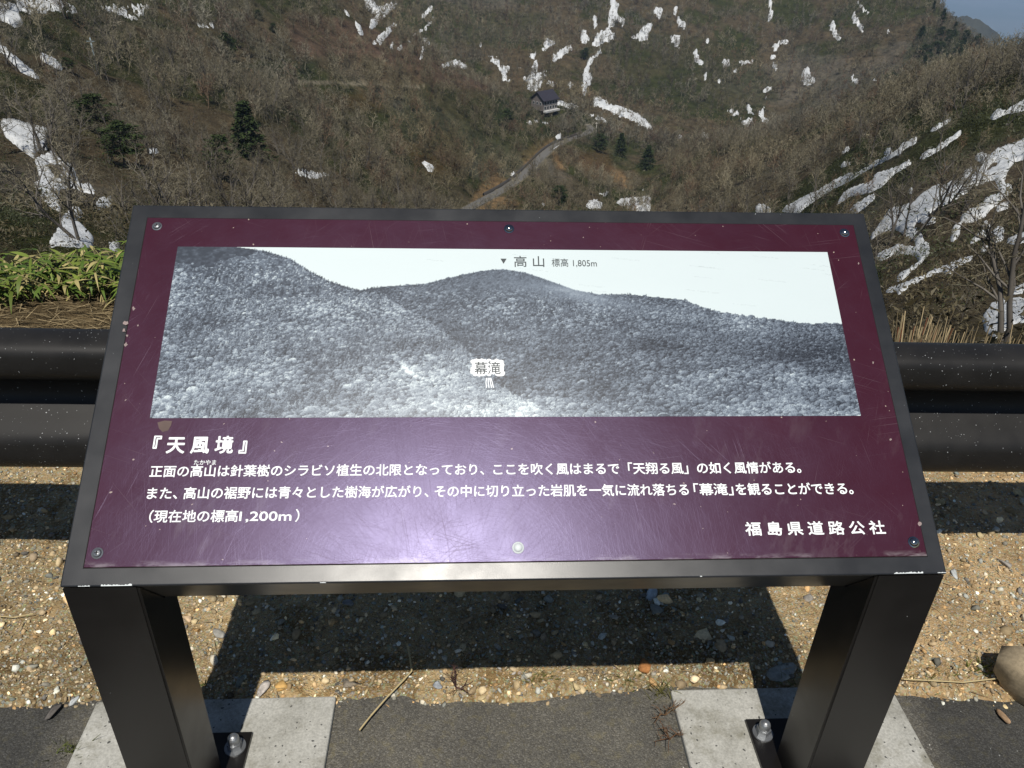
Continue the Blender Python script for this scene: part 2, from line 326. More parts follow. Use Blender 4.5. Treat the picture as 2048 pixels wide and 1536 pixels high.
TQ = (CAM[2] - TZ) / TR; TQMIN = np.minimum.accumulate(TQ, axis=1)
PXX, PYY, _ = to_px(np.stack([TX, TY, TZ], -1))

# picture-space outlines of the snow and the bare earth, carried to the ground they lie on
def Pz(ox, oy, s, pts): return [(ox + x * s, oy + y * s) for x, y in pts]
Za, Zb, Zc, Zd = (0, 0, .5), (600, 0, .3418), (1200, 0, .41406), (1700, 200, .32554)
SNOW = [(Za, 1, p) for p in (
 [(0,490),(50,480),(90,490),(150,505),(195,525),(185,560),(190,605),(150,600),(135,635),(85,600),(20,545)],
 [(140,640),(210,612),(255,650),(290,665),(310,710),(330,745),(360,740),(390,780),(340,770),(300,755),(240,755),(235,790),(245,850),(200,830),(150,770),(135,740),(165,730),(150,680)],
 [(250,870),(300,830),(340,855),(300,885),(330,905),(375,950),(372,990),(190,985),(240,910)],[(365,845),(400,800),(450,790),(452,832),(400,838)],[(435,975),(480,965),(480,1010),(440,1000)],
 [(-40,150),(0,175),(40,210),(110,270),(160,310),(150,320),(95,295),(40,240),(15,215),(-40,210)],[(160,220),(210,235),(260,265),(245,285),(200,262),(165,245)],
 [(-40,20),(0,20),(60,25),(75,50),(95,100),(60,112),(20,85),(-40,80)],[(585,600),(640,605),(635,615),(590,612)],[(650,685),(710,690),(705,698)],[(1690,645),(1720,655),(1745,690),(1720,685)],[(1322,408),(1337,410),(1332,432)])]
SNOW += [(Za, .52, p) for p in ([(50,-20),(240,-20),(300,30),(330,60),(260,60),(200,50),(120,66),(70,40)],[(400,20),(600,15),(590,50),(550,88),(510,78),(420,50)],[(1140,665),(1240,678),(1340,700),(1270,722),(1190,706)],[(780,88),(880,100),(870,118),(790,112)],[(1130,200),(1190,206),(1180,216)],[(40,355),(70,360),(60,380)])]
SNOW += [(Zb, 1, p) for p in (
 [(240,40),(265,60),(290,100),(320,120),(345,150),(380,190),(355,212),(330,170),(315,125),(275,95)],[(375,-20),(430,-20),(450,45),(510,20),(570,10),(560,40),(500,90),(470,120),(430,165),(405,170),(420,110),(440,80),(390,60)],
 [(500,180),(560,135),(565,150),(510,210),(470,265),(415,258)],[(565,280),(600,268),(602,290),(570,298)],[(710,95),(760,35),(778,42),(740,95),(715,108)],
 [(715,225),(745,225),(765,260),(735,300),(715,350),(695,345),(715,290)],[(805,390),(880,365),(905,350),(945,360),(978,400),(930,397),(880,384),(830,397)],[(1050,240),(1066,250),(1062,282),(1048,270)],[(1085,292),(1110,300),(1100,317)],
 [(1090,325),(1170,350),(1165,385),(1120,360)],[(1165,395),(1230,382),(1225,410),(1200,425),(1215,470),(1260,490),(1190,468),(1175,430)],[(1265,393),(1310,400),(1300,416)],[(1435,225),(1455,222),(1465,245),(1495,245),(1470,270),(1440,285),(1412,305)],[(1345,325),(1385,310),(1370,345),(1345,345)],
 [(1475,320),(1500,310),(1590,255),(1592,295),(1540,320),(1500,360),(1475,355)],[(1640,175),(1660,165),(1690,230),(1670,262),(1645,245)],[(1735,205),(1780,175),(1830,190),(1850,175),(1800,235),(1740,270),(1700,282)],
 [(1305,460),(1350,440),(1378,340),(1394,380),(1375,440),(1440,415),(1435,450),(1400,520),(1360,535),(1320,510),(1340,480)],[(1430,490),(1480,478),(1520,490),(1480,502)],[(1555,490),(1585,480),(1598,510),(1585,525)],
 [(1680,360),(1760,285),(1768,300),(1704,365),(1694,420),(1708,450),(1704,490),(1674,520),(1676,560),(1652,555),(1660,440)],[(1485,588),(1560,603),(1640,618),(1620,647),(1560,624),(1490,608)],
 [(1720,565),(1750,568),(1798,598),(1792,618),(1850,622),(1920,648),(2000,686),(2060,740),(2060,765),(1950,706),(1850,670),(1780,634),(1718,618)],[(1495,795),(1525,788),(1532,812),(1500,820)],[(1230,1025),(1300,1001),(1292,1027),(1245,1052)],[(710,950),(745,953),(772,983),(792,1012),(750,1002)],
 [(1820,-10),(1845,-10),(1850,90),(1895,110),(1890,150),(1860,112),(1830,152),(1803,150)],[(1720,90),(1737,100),(1737,162),(1708,152)],[(1980,190),(2040,130),(2048,145),(2030,240),(2000,230),(1930,217)],
 [(1840,1185),(1880,1165),(1980,1160),(2048,1150),(2048,1240),(1960,1240),(1900,1205)],[(1665,1215),(1690,1180),(1740,1176),(1770,1195),(1762,1222)],[(1405,1195),(1430,1186),(1437,1212)])]
SNOW += [(Zb, .56, p) for p in ([(625,245),(690,180),(790,92),(802,110),(720,185),(640,255)],[(488,272),(562,236),(545,292)],[(1690,665),(1750,682),(1845,720),(1790,720),(1700,704)],[(1735,1118),(1815,1122),(1780,1158)],[(1985,1103),(2032,1108),(2010,1125)],[(1280,700),(1500,716),(1450,728),(1330,720)])]
SNOW += [(Zc, 1, p) for p in (
 [(0,150),(40,140),(72,160),(60,190),(0,212)],[(40,120),(70,60),(55,-10),(92,20),(77,80),(120,90),(117,122),(82,92),(60,132)],[(258,45),(297,36),(307,77),(285,92)],[(193,165),(225,116),(264,113),(242,147),(227,192),(193,197)],[(353,40),(372,25),(367,70),(417,120),(407,142),(370,107)],[(333,185),(375,163),(387,200),(377,237),(355,207)],
 [(443,250),(467,243),(477,288),(507,303),(485,317),(458,292)],[(588,295),(615,283),(632,315),(600,324)],[(660,300),(752,290),(742,307),(690,310)],[(633,345),(662,333),(662,352),(640,357)],[(508,190),(527,193),(517,222)],[(498,350),(516,358),(517,402),(504,392)],[(558,373),(592,378),(580,402)],
 [(833,210),(880,193),(917,200),(872,217),(847,247),(833,232)],[(823,260),(847,256),(850,287),(828,292)],[(830,308),(852,306),(854,337),(833,337)],[(973,355),(1000,323),(1017,345),(1012,365),(1042,380),(1022,412),(990,410),(973,385)],
 [(1218,75),(1230,58),(1247,98),(1272,128),(1267,167),(1250,132),(1223,112)],[(1108,120),(1132,103),(1142,148),(1162,180),(1145,202),(1123,162)],[(1228,-5),(1252,8),(1297,60),(1273,57)],[(1378,135),(1407,165),(1395,172)],
 [(613,515),(642,538),(677,550),(650,562),(623,542)],[(703,510),(717,503),(747,555),(720,547)],[(668,573),(742,578),(737,600),(782,622),(720,618),(688,602)],[(788,515),(802,523),(787,570),(827,580),(822,602),(780,582),(768,550)],[(783,440),(825,413),(832,425),(800,452)],[(788,463),(807,463),(802,492)],
 [(483,655),(510,646),(537,665),(490,672)],[(548,660),(600,633),(622,665),(580,674)],[(353,655),(402,658),(390,670)],
 [(748,1002),(770,985),(820,1010),(830,1030),(755,1030)],[(860,1022),(980,960),(1050,925),(1120,880),(1210,835),(1225,848),(1320,793),(1440,728),(1462,738),(1380,777),(1300,817),(1210,872),(1110,922),(1010,988),(960,1030)],
 [(1440,713),(1500,678),(1532,663),(1527,690),(1480,717),(1440,737)],[(1368,735),(1407,720),(1407,740),(1375,750)],[(1583,635),(1650,598),(1702,570),(1692,590),(1620,632)],
 [(1130,1002),(1170,940),(1230,905),(1310,885),(1325,848),(1420,818),(1500,778),(1507,790),(1420,842),(1360,902),(1310,927),(1200,952)],[(1538,755),(1620,718),(1640,703),(1740,638),(1747,650),(1640,727),(1550,772)],[(1883,570),(1910,540),(1930,535),(1950,545),(1990,520),(2060,484),(2060,535),(1960,552),(1900,582)],
 [(1190,1025),(1240,985),(1332,933),(1327,960),(1280,1002),(1240,1030)],[(1163,740),(1200,708),(1212,713),(1180,742)],[(1148,800),(1212,783),(1207,797),(1165,810)],[(1483,925),(1510,916),(1510,940)])]
SNOW += [(Zc, .62, p) for p in ([(815,-10),(832,-10),(834,58),(854,68),(830,82),(828,124),(812,112)],[(1208,370),(1237,363),(1247,400),(1242,427),(1225,397)],[(1313,383),(1342,388),(1330,402)],[(428,686),(524,686),(524,700)])]
SNOW += [(Zd, 1, p) for p in (
 [(125,840),(170,780),(240,680),(310,660),(380,640),(440,580),(540,525),(555,545),(610,515),(680,500),(700,440),(730,425),(800,420),(805,385),(765,365),(770,340),(830,340),(850,355),(900,310),(960,285),(1040,265),(1090,215),(1090,365),(1010,380),(970,440),(940,520),(1000,530),(995,565),(900,640),(850,690),(830,720),(740,755),(680,750),(675,720),(720,690),(800,650),(830,610),(900,590),(915,555),(905,520),(890,495),(830,500),(810,520),(760,530),(720,570),(660,605),(600,640),(540,660),(470,710),(480,735),(520,720),(528,755),(480,765),(410,745),(390,790),(440,830),(450,870),(480,890),(490,940),(440,1000),(380,1050),(320,1110),(280,1115),(290,1080),(350,1045),(420,1000),(410,960),(330,945),(270,950),(190,990),(160,975),(160,955),(240,920),(310,890),(340,910),(400,905),(400,870),(350,830),(300,805),(230,800),(170,830),(130,860)],
 [(625,800),(640,765),(685,760),(670,830),(640,875),(615,870)],[(730,875),(780,825),(850,765),(870,790),(860,820),(800,860),(745,885)],[(860,820),(900,790),(945,800),(945,860),(880,880)],[(955,870),(1020,835),(1090,822),(1090,870),(1010,890),(960,880)],[(885,660),(970,635),(985,660),(920,685),(885,680)],[(800,915),(850,900),(840,935),(805,940)],[(790,775),(850,740),(840,770),(800,780)],
 [(210,1175),(330,1130),(440,1085),(560,1030),(680,985),(760,960),(745,985),(640,1035),(630,1060),(590,1080),(570,1050),(460,1095),(380,1140),(290,1205),(295,1175),(230,1185)],[(350,560),(375,550),(390,568),(365,580)],[(795,575),(812,570),(808,590)],
 [(810,1340),(860,1260),(940,1230),(950,1250),(1020,1220),(1090,1240),(1090,1360),(1000,1380),(950,1420),(890,1470),(830,1420)],[(990,1160),(1090,1130),(1090,1180),(980,1200)])]
HOLES = [(Za, [(190,655),(250,660),(255,690),(235,725),(205,690)]), (Zd, [(820,440),(880,385),(915,380),(900,415),(850,440)])]
MW, MH = 1130, 400; MX0 = -50                   # raster of the outlines, two picture pixels per cell
mx, my = np.meshgrid(MX0 + np.arange(MW) * 2.0, -40 + np.arange(MH) * 2.0, indexing='ij')
def raster(items):
    m = np.zeros(mx.shape)
    for p, val in items:
        p = A(p); x0, y0 = p.min(0); x1, y1 = p.max(0)
        i0, i1 = int(max(0, (x0 - MX0) // 2)), int(min(MW, (x1 - MX0) // 2 + 2)); j0, j1 = int(max(0, (y0 + 40) // 2)), int(min(MH, (y1 + 40) // 2 + 2))
        if i1 <= i0 or j1 <= j0: continue
        k = in_poly(mx[i0:i1, j0:j1], my[i0:i1, j0:j1], p); m[i0:i1, j0:j1] = np.where(k, val, m[i0:i1, j0:j1])
    return m
def blur(m, n):
    for _ in range(n):
        for ax in (0, 1): m = (np.roll(m, 1, ax) + 2 * m + np.roll(m, -1, ax)) / 4
    return m
snow_r = raster([(Pz(*z, p), v) for z, v, p in SNOW] + [(Pz(*z, p), 0) for z, p in HOLES])
snow_r = .75 * blur(snow_r, 1) + .25 * blur(snow_r, 7)
def sample(m, X, Y):
    i = np.clip((X - MX0) / 2, 0, MW - 1.001); j = np.clip((Y + 40) / 2, 0, MH - 1.001); i0 = i.astype(int); j0 = j.astype(int); fi = i - i0; fj = j - j0
    v = (m[i0, j0] * (1 - fi) + m[i0 + 1, j0] * fi) * (1 - fj) + (m[i0, j0 + 1] * (1 - fi) + m[i0 + 1, j0 + 1] * fi) * fj
    return np.where((X > MX0) & (X < MX0 + MW * 2 - 2) & (Y > -40) & (Y < MH * 2 - 44), v, 0)
vis = TQ <= TQMIN + .004
ANG = TA * 90; LU = TU * 60
sn = .55 * (fbm(ANG * 2.6, LU * 1.6, 31, 4) - .5) + .75 * (fbm(ANG * 7.5, LU * 2.6, 37, 3) - .5)
SM = np.where(vis, sample(snow_r, PXX, PYY), 0); SM = np.where(SM > .12, SM + sn * (1.25 - .65 * sstep(.85, 1, SM)) * (.45 + .5 * sstep(120, 300, TR) + .5 * sstep(330, 460, TR)), SM)
SM = np.where(ROAD_D < 3.2, 0, SM)
# ground cover colour
g1 = fbm(TX / 30, TY / 30, 41, 4); g2 = fbm(TX / 11, TY / 11, 51, 4); g3 = fbm(TX / 70, TY / 70, 61, 3)
cover = A([.070, .055, .034]) * np.ones(TX.shape + (3,))
def lay(c, k):
    global cover
    cover = cover * (1 - k[..., None]) + A(c) * k[..., None]
lay((.034, .038, .014), sstep(.45, .58, g1)); lay((.068, .057, .036), sstep(.55, .68, g2) * .7); lay((.10, .092, .078), sstep(.56, .70, g3) * .6)
def tint(polys, c, soft=6, k=1.0):
    r = blur(raster([(p, 1.0) for p in polys]), soft); lay(c, np.clip(np.where(vis, sample(r, PXX, PYY), 0) * (1.25 + 1.6 * (g2 - .5)), 0, 1) * k)
tint([[(560, 20), (700, 40), (800, 80), (880, 130), (1010, 185), (960, 200), (860, 160), (740, 110), (600, 110)]], (.098, .064, .048), 12, .7)
tint([Pz(*Zb, p) for p in ([(1290,900),(1400,820),(1500,800),(1470,840),(1400,930),(1330,1010)],[(1000,1180),(1060,1080),(1150,1010),(1235,1070),(1130,1130)],[(1470,880),(1500,900),(1560,1000),(1500,985)],[(1800,985),(1880,1000),(1950,1110),(1900,1100),(1830,1060)],[(1000,1190),(1200,1150),(1300,1190),(1200,1229),(1000,1229)])], (.175, .115, .06), 3, .8)
tint([Pz(*Zb, p) for p in ([(600,850),(900,760),(960,900),(900,1040),(700,1000)],[(1600,900),(1800,880),(1850,1000),(1700,1060)],[(150,560),(420,540),(500,640),(260,660)])], (.085, .052, .026), 14, .6)
tint([Pz(*Zb, [(600, 480), (1300, 560), (1500, 780), (1250, 1000), (900, 900), (600, 800)]), [(1250, 60), (1500, 90), (1560, 200), (1380, 220), (1220, 180)], [(880, 20), (1100, 30), (1050, 100), (900, 80)]], (.032, .036, .014), 14, .65)
tint([[(1840, 50), (1950, 60), (1965, 125), (1900, 145), (1800, 130)], [(1000, 190), (1100, 230), (1060, 260), (980, 250)], [(0, 50), (90, 60), (120, 110), (40, 110)], [(420, 130), (640, 120), (620, 160), (440, 170)]], (.026, .032, .015), 10, .8)
tint([[(1750, 430), (1900, 330), (2060, 260), (2060, 700), (1780, 700)]], (.088, .070, .048), 14, .75)
tint([[(385, 158), (600, 160), (740, 164), (850, 172), (850, 178), (740, 171), (560, 168), (385, 166)], [(-40, 208), (95, 200), (95, 206), (-40, 216)]], (.17, .15, .11), 0, .9)
lay((.17, .155, .12), 1 - sstep(1.8, 2.4, ROAD_D)); cover = np.where((TR < 4.5)[..., None], A([.15, .11, .06]) * (.6 + .8 * g2[..., None]), cover)
hills = mk('hillside', np.stack([TX, TY, TZ], -1).reshape(-1, 3), grid_faces(NA, NR), MAT_HILL, col=cover.reshape(-1, 3), smooth=True)
tag(hills, 'steep valley slopes of brown brush and bare soil', None, None, 'structure')
# snow lying on the slopes: a sheet that dips under the ground along its ragged edge
FQ = grid_faces(NA, NR); keep = (SM.ravel()[FQ] > .30).any(1) & (TR.ravel()[FQ[:, 0]] > 15); FQ = FQ[keep]
ids = np.unique(FQ); rm = np.zeros(NA * NR, int); rm[ids] = np.arange(len(ids))
thick = .008 * np.minimum(TR, 260) * np.clip(SM * 1.5 - np.where(TR > 380, .64, .69), -.5, .5) * (1 + .5 * sn)
snow = mk('snow', np.stack([TX, TY, TZ + thick], -1).reshape(-1, 3)[ids], rm[FQ], MAT_SNOW, smooth=True)
tag(snow, 'old white snow patches left in the gullies of the slopes', None, None, 'stuff')

# far plain and the far ridges
def far_land():
    n = 60; xs = np.linspace(-2000, 16000, n); ys = np.linspace(1500, 22000, n); X, Y = np.meshgrid(xs, ys, indexing='ij')
    r = np.hypot(X, Y); Z = -1010 + 120 * (fbm(X / 2600, Y / 2600, 5, 3) - .5)
    c = np.where(fbm(X / 700, Y / 700, 8, 3)[..., None] > .55, A([.11, .12, .09]), A([.07, .09, .05]))
    o = mk('plain', np.stack([X, Y, Z], -1).reshape(-1, 3), grid_faces(n, n), MAT_FARL, col=c.reshape(-1, 3), smooth=True); tag(o, 'hazy blue lowland far beyond the valley', None, None, 'structure')
MAT_FARL = attr_mat('far_land', 1.0, .02, .3, .02)
far_land()
def far_ridge(name, label, crest, r0, back, drop, c, seed):
    """crest: picture points along the skyline, all at distance r0"""
    cp = A(crest, float); px = np.linspace(cp[0, 0], cp[-1, 0], 90); py = np.interp(px, cp[:, 0], cp[:, 1])
    v = ray(px, py); v = v / np.hypot(v[:, 0], v[:, 1])[:, None]; top = CAM + v * r0
    rows = []; prof = [(-.30, -1.0), (-.22, -.62), (-.12, -.28), (-.05, -.08), (0, 0), (.06, -.1), (.2, -.5), (.35, -1.0)]
    for a, b in prof:
        P = top + np.stack([v[:, 0], v[:, 1], 0 * px], 1) * a * back; P[:, 2] += b * drop + 8 * (fbm(px / 7 + a * 30, px * 0 + b * 9, seed, 3) - .5); rows.append(P)
    V = np.stack(rows, 1).reshape(-1, 3); o = mk(name, V, grid_faces(90, len(prof)), MAT_FARL, col=A(c), smooth=True); tag(o, label, None, None, 'structure')
far_ridge('ridge', 'wooded blue ridge falling to the right behind the near mountain', [(1780, 60), (1890, 34), (1935, 32), (1962, 42), (1990, 64), (2022, 92), (2060, 116), (2160, 170)], 2300, 1500, 420, (.05, .05, .035), 3)
far_ridge('foothill', 'low blue foothill in the far haze', [(1960, 90), (2000, 80), (2030, 76), (2100, 78), (2200, 90)], 5200, 2500, 400, (.035, .05, .03), 7)

# road, its low wall and the far building
def ribbon(P, wd, off=0.0, dz=0.0):
    t = np.gradient(P, axis=0); n = np.stack([t[:, 1], -t[:, 0]], 1); n /= np.linalg.norm(n, axis=1)[:, None]
    V = []
    for s in (-1, 1): V.append(P + np.c_[n * (off + s * wd / 2), np.full(len(P), dz)])
    return np.stack(V, 1).reshape(-1, 3), grid_faces(len(P), 2)
MAT_ROAD = flat('pale_road', (.13, .125, .115), .9, .1)
V, Fc = ribbon(RD, 3.3, 0, .0); road = mk('road', V, Fc, MAT_ROAD); tag(road, 'narrow grey mountain road bending up to the building', None, None, 'structure')
V, Fc = ribbon(RD[48:53], .35, 1.1, .06); o = mk('road_marking', V, Fc, MAT_HALO); tag(o, 'white line painted on the mountain road', None, None, 'structure')
def strip_box(name, P, wd, h, off, mat):
    t = np.gradient(P, axis=0); n = np.stack([t[:, 1], -t[:, 0]], 1); n /= np.linalg.norm(n, axis=1)[:, None]; rows = []
    for s, z in ((-1, -.3), (-1, h), (1, h), (1, -.3)): rows.append(P + np.c_[n * (off + s * wd / 2), np.full(len(P), z)])
    return mk(name, np.stack(rows, 1).reshape(-1, 3), grid_faces(len(P), 4), mat)
o = strip_box('retaining_wall', RD[14:72], .4, .8, -2.1, flat('dark_wall', (.06, .055, .05), .9)); tag(o, 'low dark retaining wall along the uphill edge of the mountain road', 'wall')

def building():
    p = hit(1088, 222, 100); e = empty('lodge', (p[0], p[1], p[2] + .9), math.radians(44)); e.scale = (.95, .95, .95); tag(e, 'small lodge with dark slate roof and pale window front below the snowy mountain', 'building')
    mw, mr, mg, mt = flat('lodge_wall', (.16, .14, .13), .8), flat('slate_roof', (.035, .032, .042), .5), flat('lodge_glass', (.03, .035, .04), .15, .5), flat('lodge_trim', (.5, .5, .49), .6)
    L, Wd, H, R = 10.5, 8.0, 5.0, 3.2; bm = bmesh.new()
    prof = [(-Wd / 2, 0), (Wd / 2, 0), (Wd / 2, H), (0, H + R), (-Wd / 2, H)]; vs = [[bm.verts.new((x, y, z)) for y, z in prof] for x in (-L / 2, L / 2)]
    bm.faces.new(vs[0]); bm.faces.new(vs[1][::-1])
    for i in range(5): bm.faces.new((vs[0][i], vs[1][i], vs[1][(i + 1) % 5], vs[0][(i + 1) % 5]))
    from_bm('wall', bm, mw, e)
    bm = bmesh.new()
    for s in (-1, 1):
        y0, z0, y1, z1 = 0, H + R + .12, s * (Wd / 2 + .7), H - .45; q = [(y0, z0), (y1, z1), (y1, z1 + .25), (y0, z0 + .3)]
        a = [[bm.verts.new((x, y, z)) for y, z in q] for x in (-L / 2 - .7, L / 2 + .7)]
        bm.faces.new(a[0]); bm.faces.new(a[1][::-1])
        for i in range(4): bm.faces.new((a[0][i], a[1][i], a[1][(i + 1) % 4], a[0][(i + 1) % 4]))
    from_bm('roof', bm, mr, e)
    for k in range(5):
        x = -4.0 + k * 2.0
        for z0, z1 in ((.5, 2.2), (2.7, 4.4)):
            bm = bmesh.new(); box(bm, (x - .75, -Wd / 2 - .08, z0), (x + .75, -Wd / 2 + .05, z1)); wn = from_bm('window', bm, mt, e)
            bm = bmesh.new(); box(bm, (x - .6, -Wd / 2 - .11, z0 + .15), (x + .6, -Wd / 2 - .07, z1 - .15)); from_bm('pane', bm, mg, wn)
    for y in (-2.2, 0, 2.2):
        bm = bmesh.new(); box(bm, (-L / 2 - .08, y - .6, 2.6), (-L / 2 + .05, y + .6, 4.0)); wn = from_bm('window', bm, mt, e)
        bm = bmesh.new(); box(bm, (-L / 2 - .11, y - .45, 2.75), (-L / 2 - .07, y + .45, 3.85)); from_bm('pane', bm, mg, wn)
    bm = bmesh.new(); box(bm, (-L / 2, -Wd / 2 - 1.8, -.6), (L / 2, -Wd / 2 - .02, .25), .03); from_bm('terrace', bm, mt, e)
building()
def pole(px, py, h, label, c):
    p = hit(px, py, 60); e = empty('utility_pole', tuple(p)); tag(e, label, 'pole'); bm = bmesh.new(); cyl(bm, (0, 0, -.5), (0, 0, 1), .2, .12, h + .5, 10); m = flat('pole_paint', c, .6); from_bm('shaft', bm, m, e, True)
    bm = bmesh.new(); box(bm, (-.7, -.06, h - .7), (.7, .06, h - .55)); from_bm('crossarm', bm, m, e)
pole(197, 152, 6.5, 'thin pale blue pole among bare trees on the left hillside', (.22, .27, .29)); pole(1191, 276, 7.0, 'pale pole beside the bend of the mountain road', (.4, .38, .34))

# ------------------------------------------------------------------ vegetation on the slopes
def tubes(S, k):
    P0, P1 = S[:, 0:3], S[:, 3:6]; d = P1 - P0; d /= np.linalg.norm(d, axis=1)[:, None] + 1e-9
    ref = np.where(np.abs(d[:, 2:3]) > .9, A([[1., 0, 0]]), A([[0, 0, 1.]])); a = np.cross(d, ref); a /= np.linalg.norm(a, axis=1)[:, None]; b = np.cross(d, a)
    th = np.arange(k) * 2 * np.pi / k; V = []
    for P, r in ((P0, S[:, 6]), (P1, S[:, 7])): V.append(P[:, None] + r[:, None, None] * (np.cos(th)[None, :, None] * a[:, None] + np.sin(th)[None, :, None] * b[:, None]))
    V = np.concatenate(V, 1).reshape(-1, 3); n = len(S); o = np.arange(n)[:, None] * 2 * k; j = np.arange(k); j2 = (j + 1) % k
    q = np.stack([o + j, o + j2, o + j2 + k, o + j + k], 2).reshape(-1, 4); return V, np.concatenate([q[:, :3], q[:, [0, 2, 3]]])
def blades(S, rg):
    P0, P1 = S[:, 0:3], S[:, 3:6]; d = P1 - P0; rv = rg.normal(size=d.shape); a = np.cross(d, rv); a /= np.linalg.norm(a, axis=1)[:, None] + 1e-9; wv = a * S[:, 6:7]
    V = np.stack([P0 - wv, P0 + wv, P1], 1).reshape(-1, 3); return V, np.arange(len(V)).reshape(-1, 3)
def grow(seed, h, nb, forks, lean=.1):
    """branch segments by level: rows of p0, p1, r0, r1"""
    rg = np.random.default_rng(seed); lev = [[] for _ in range(len(nb) + 1)]
    def branch(p, d, L, r, l):
        ns = (6, 3, 2, 2, 1, 1)[l]; q = p.copy(); pts = [q.copy()]; dd = d.copy()
        for i in range(ns):
            dd = dd + rg.normal(size=3) * (.10, .20, .24, .24, .2, .2)[l]; dd[2] += (.02, .10, .10, .06, .05, 0)[l]; dd /= np.linalg.norm(dd); q = q + dd * L / ns; pts.append(q.copy())
            r0 = r * (1 - .6 * i / ns); r1 = r * (1 - .6 * (i + 1) / ns); lev[l].append(np.r_[pts[-2], pts[-1], r0, r1])
        if l >= len(nb): return
        for k in range(nb[l]):
            t = (.30 if l == 0 else .2) + (1 - (.30 if l == 0 else .2)) * (k + rg.random()) / nb[l]; f = t * ns; i = min(ns - 1, int(f)); o = pts[i] + (pts[i + 1] - pts[i]) * (f - i)
            pd = pts[i + 1] - pts[i]; pd /= np.linalg.norm(pd); ax = np.cross(pd, rg.normal(size=3)); ax /= np.linalg.norm(ax); an = rg.uniform(.55, 1.05)
            nd = pd * math.cos(an) + ax * math.sin(an); branch(o, nd, L * rg.uniform(.42, .66) * (1 - .35 * t), r * (.5 if l == 0 else .55) * (1 - .3 * t), l + 1)
    for f in range(forks):
        d = A([rg.normal() * lean * (1 + f), rg.normal() * lean * (1 + f), 1.0]); branch(A([0., 0, -.04]), d / np.linalg.norm(d), h * (1 - .15 * f) * .8, h * .016, 0)
    return [A(x) for x in lev]
def cat(parts):
    V = []; Fs = []; n = 0
    for v, f in parts: V.append(v); Fs.append(f + n); n += len(v)
    return np.concatenate(V), np.concatenate(Fs)
def inst(P, Fp, pos, yaw, s, tilt=None):
    c, sn_ = np.cos(yaw), np.sin(yaw); R = np.zeros((len(pos), 3, 3)); R[:, 0, 0] = c; R[:, 0, 1] = -sn_; R[:, 1, 0] = sn_; R[:, 1, 1] = c; R[:, 2, 2] = 1
    V = np.einsum('nij,mj->nmi', R * np.asarray(s)[:, None, None], P) + pos[:, None]; n, m = V.shape[:2]
    return V.reshape(-1, 3), (Fp[None] + np.arange(n)[:, None, None] * m).reshape(-1, Fp.shape[1]), m
BOARD_PX = [(262, 405), (1732, 420), (1905, 1200), (108, 1200)]
def scatter(n_try, r0, r1, seed, dens):
    rg = np.random.default_rng(seed); r = np.sqrt(rg.uniform(r0 * r0, r1 * r1, n_try)); az = rg.uniform(-.66, .74, n_try)
    x = CAM[0] + np.sin(az) * r; y = CAM[1] + np.cos(az) * r; z = Tz(x, y); k = rg.random(n_try) < dens(x, y, r); return x[k], y[k], z[k], r[k], az[k]
def visible(x, y, z, r, az, h):
    u = np.log(r); i = np.clip(np.rint((az - AZ[0]) / (AZ[1] - AZ[0])).astype(int), 0, NA - 1); j = np.clip(((u - UU[0]) / (UU[1] - UU[0])).astype(int) - 3, 0, NR - 1)
    qt = (CAM[2] - (z + h)) / r; px, py, _ = to_px(np.stack([x, y, z], -1)); _, pt, _ = to_px(np.stack([x, y, z + h], -1))
    ok = (qt <= TQMIN[i, j] + .002) & (px > -90) & (px < 2140) & (py > -10) & (pt < 900)
    hid = in_poly(px, py, BOARD_PX) & in_poly(px, pt, BOARD_PX); return ok, px, py, hid
def on_snow(x, y):
    a = np.arctan2(x - CAM[0], y - CAM[1]); u = np.log(np.hypot(x - CAM[0], y - CAM[1])); return bil(SM, AZ, UU, a, u)
def near_road(x, y):
    a = np.arctan2(x - CAM[0], y - CAM[1]); u = np.log(np.hypot(x - CAM[0], y - CAM[1])); return bil(np.minimum(ROAD_D, 60), AZ, UU, a, u)
CONS = [(500, 316), (450, 362), (252, 335), (200, 268), (1240, 312), (1294, 334), (1199, 304)]
LODGE = hit(1088, 222, 100)
def lodge_view(x, y, w_):
    d = A([CAM[0] - LODGE[0], CAM[1] - LODGE[1]]); d /= np.hypot(*d); u = (x - LODGE[0]) * d[0] + (y - LODGE[1]) * d[1]; v = np.abs((x - LODGE[0]) * d[1] - (y - LODGE[1]) * d[0]); return (u > -8) & (u < 34) & (v < w_ * .62)
def dens_tree(x, y, r):
    d = np.where(r < 160, .5, np.where(r < 340, .7, .85)) * (.40 + 1.1 * sstep(.38, .6, fbm(x / 22, y / 22, 71, 3)))
    d = d * np.where((np.arctan2(x - CAM[0], y - CAM[1]) > .27) & (r < 130), .9, 1) * np.where((np.arctan2(x - CAM[0], y - CAM[1]) < -.3) & (r < 115), .5, 1)
    return d * np.where(on_snow(x, y) > .45, np.where(r < 250, .3, .6), 1) * (near_road(x, y) > 2.8) * ~lodge_view(x, y, 9)
TX_, TY_, TZ_, TR_, TAZ_ = [np.concatenate(c) for c in zip(scatter(1300, 14, 90, 1, dens_tree), scatter(4600, 90, 220, 2, dens_tree), scatter(11000, 220, 400, 3, dens_tree), scatter(42000, 400, 900, 4, dens_tree))]
TH_ = rng.uniform(2.4, 8.2, len(TX_)) * (.7 + .6 * fbm(TX_ / 30, TY_ / 30, 95, 3)) * np.where(TR_ < 60, .5, 1) * np.where((TAZ_ > .27) & (TR_ < 130), np.where(rng.random(len(TX_)) < .14, .95, .40), 1) * np.where(TR_ > 300, .92, 1); ok, tpx, tpy, thid = visible(TX_, TY_, TZ_, TR_, TAZ_, TH_); ok &= ~thid | (rng.random(len(ok)) < .6)
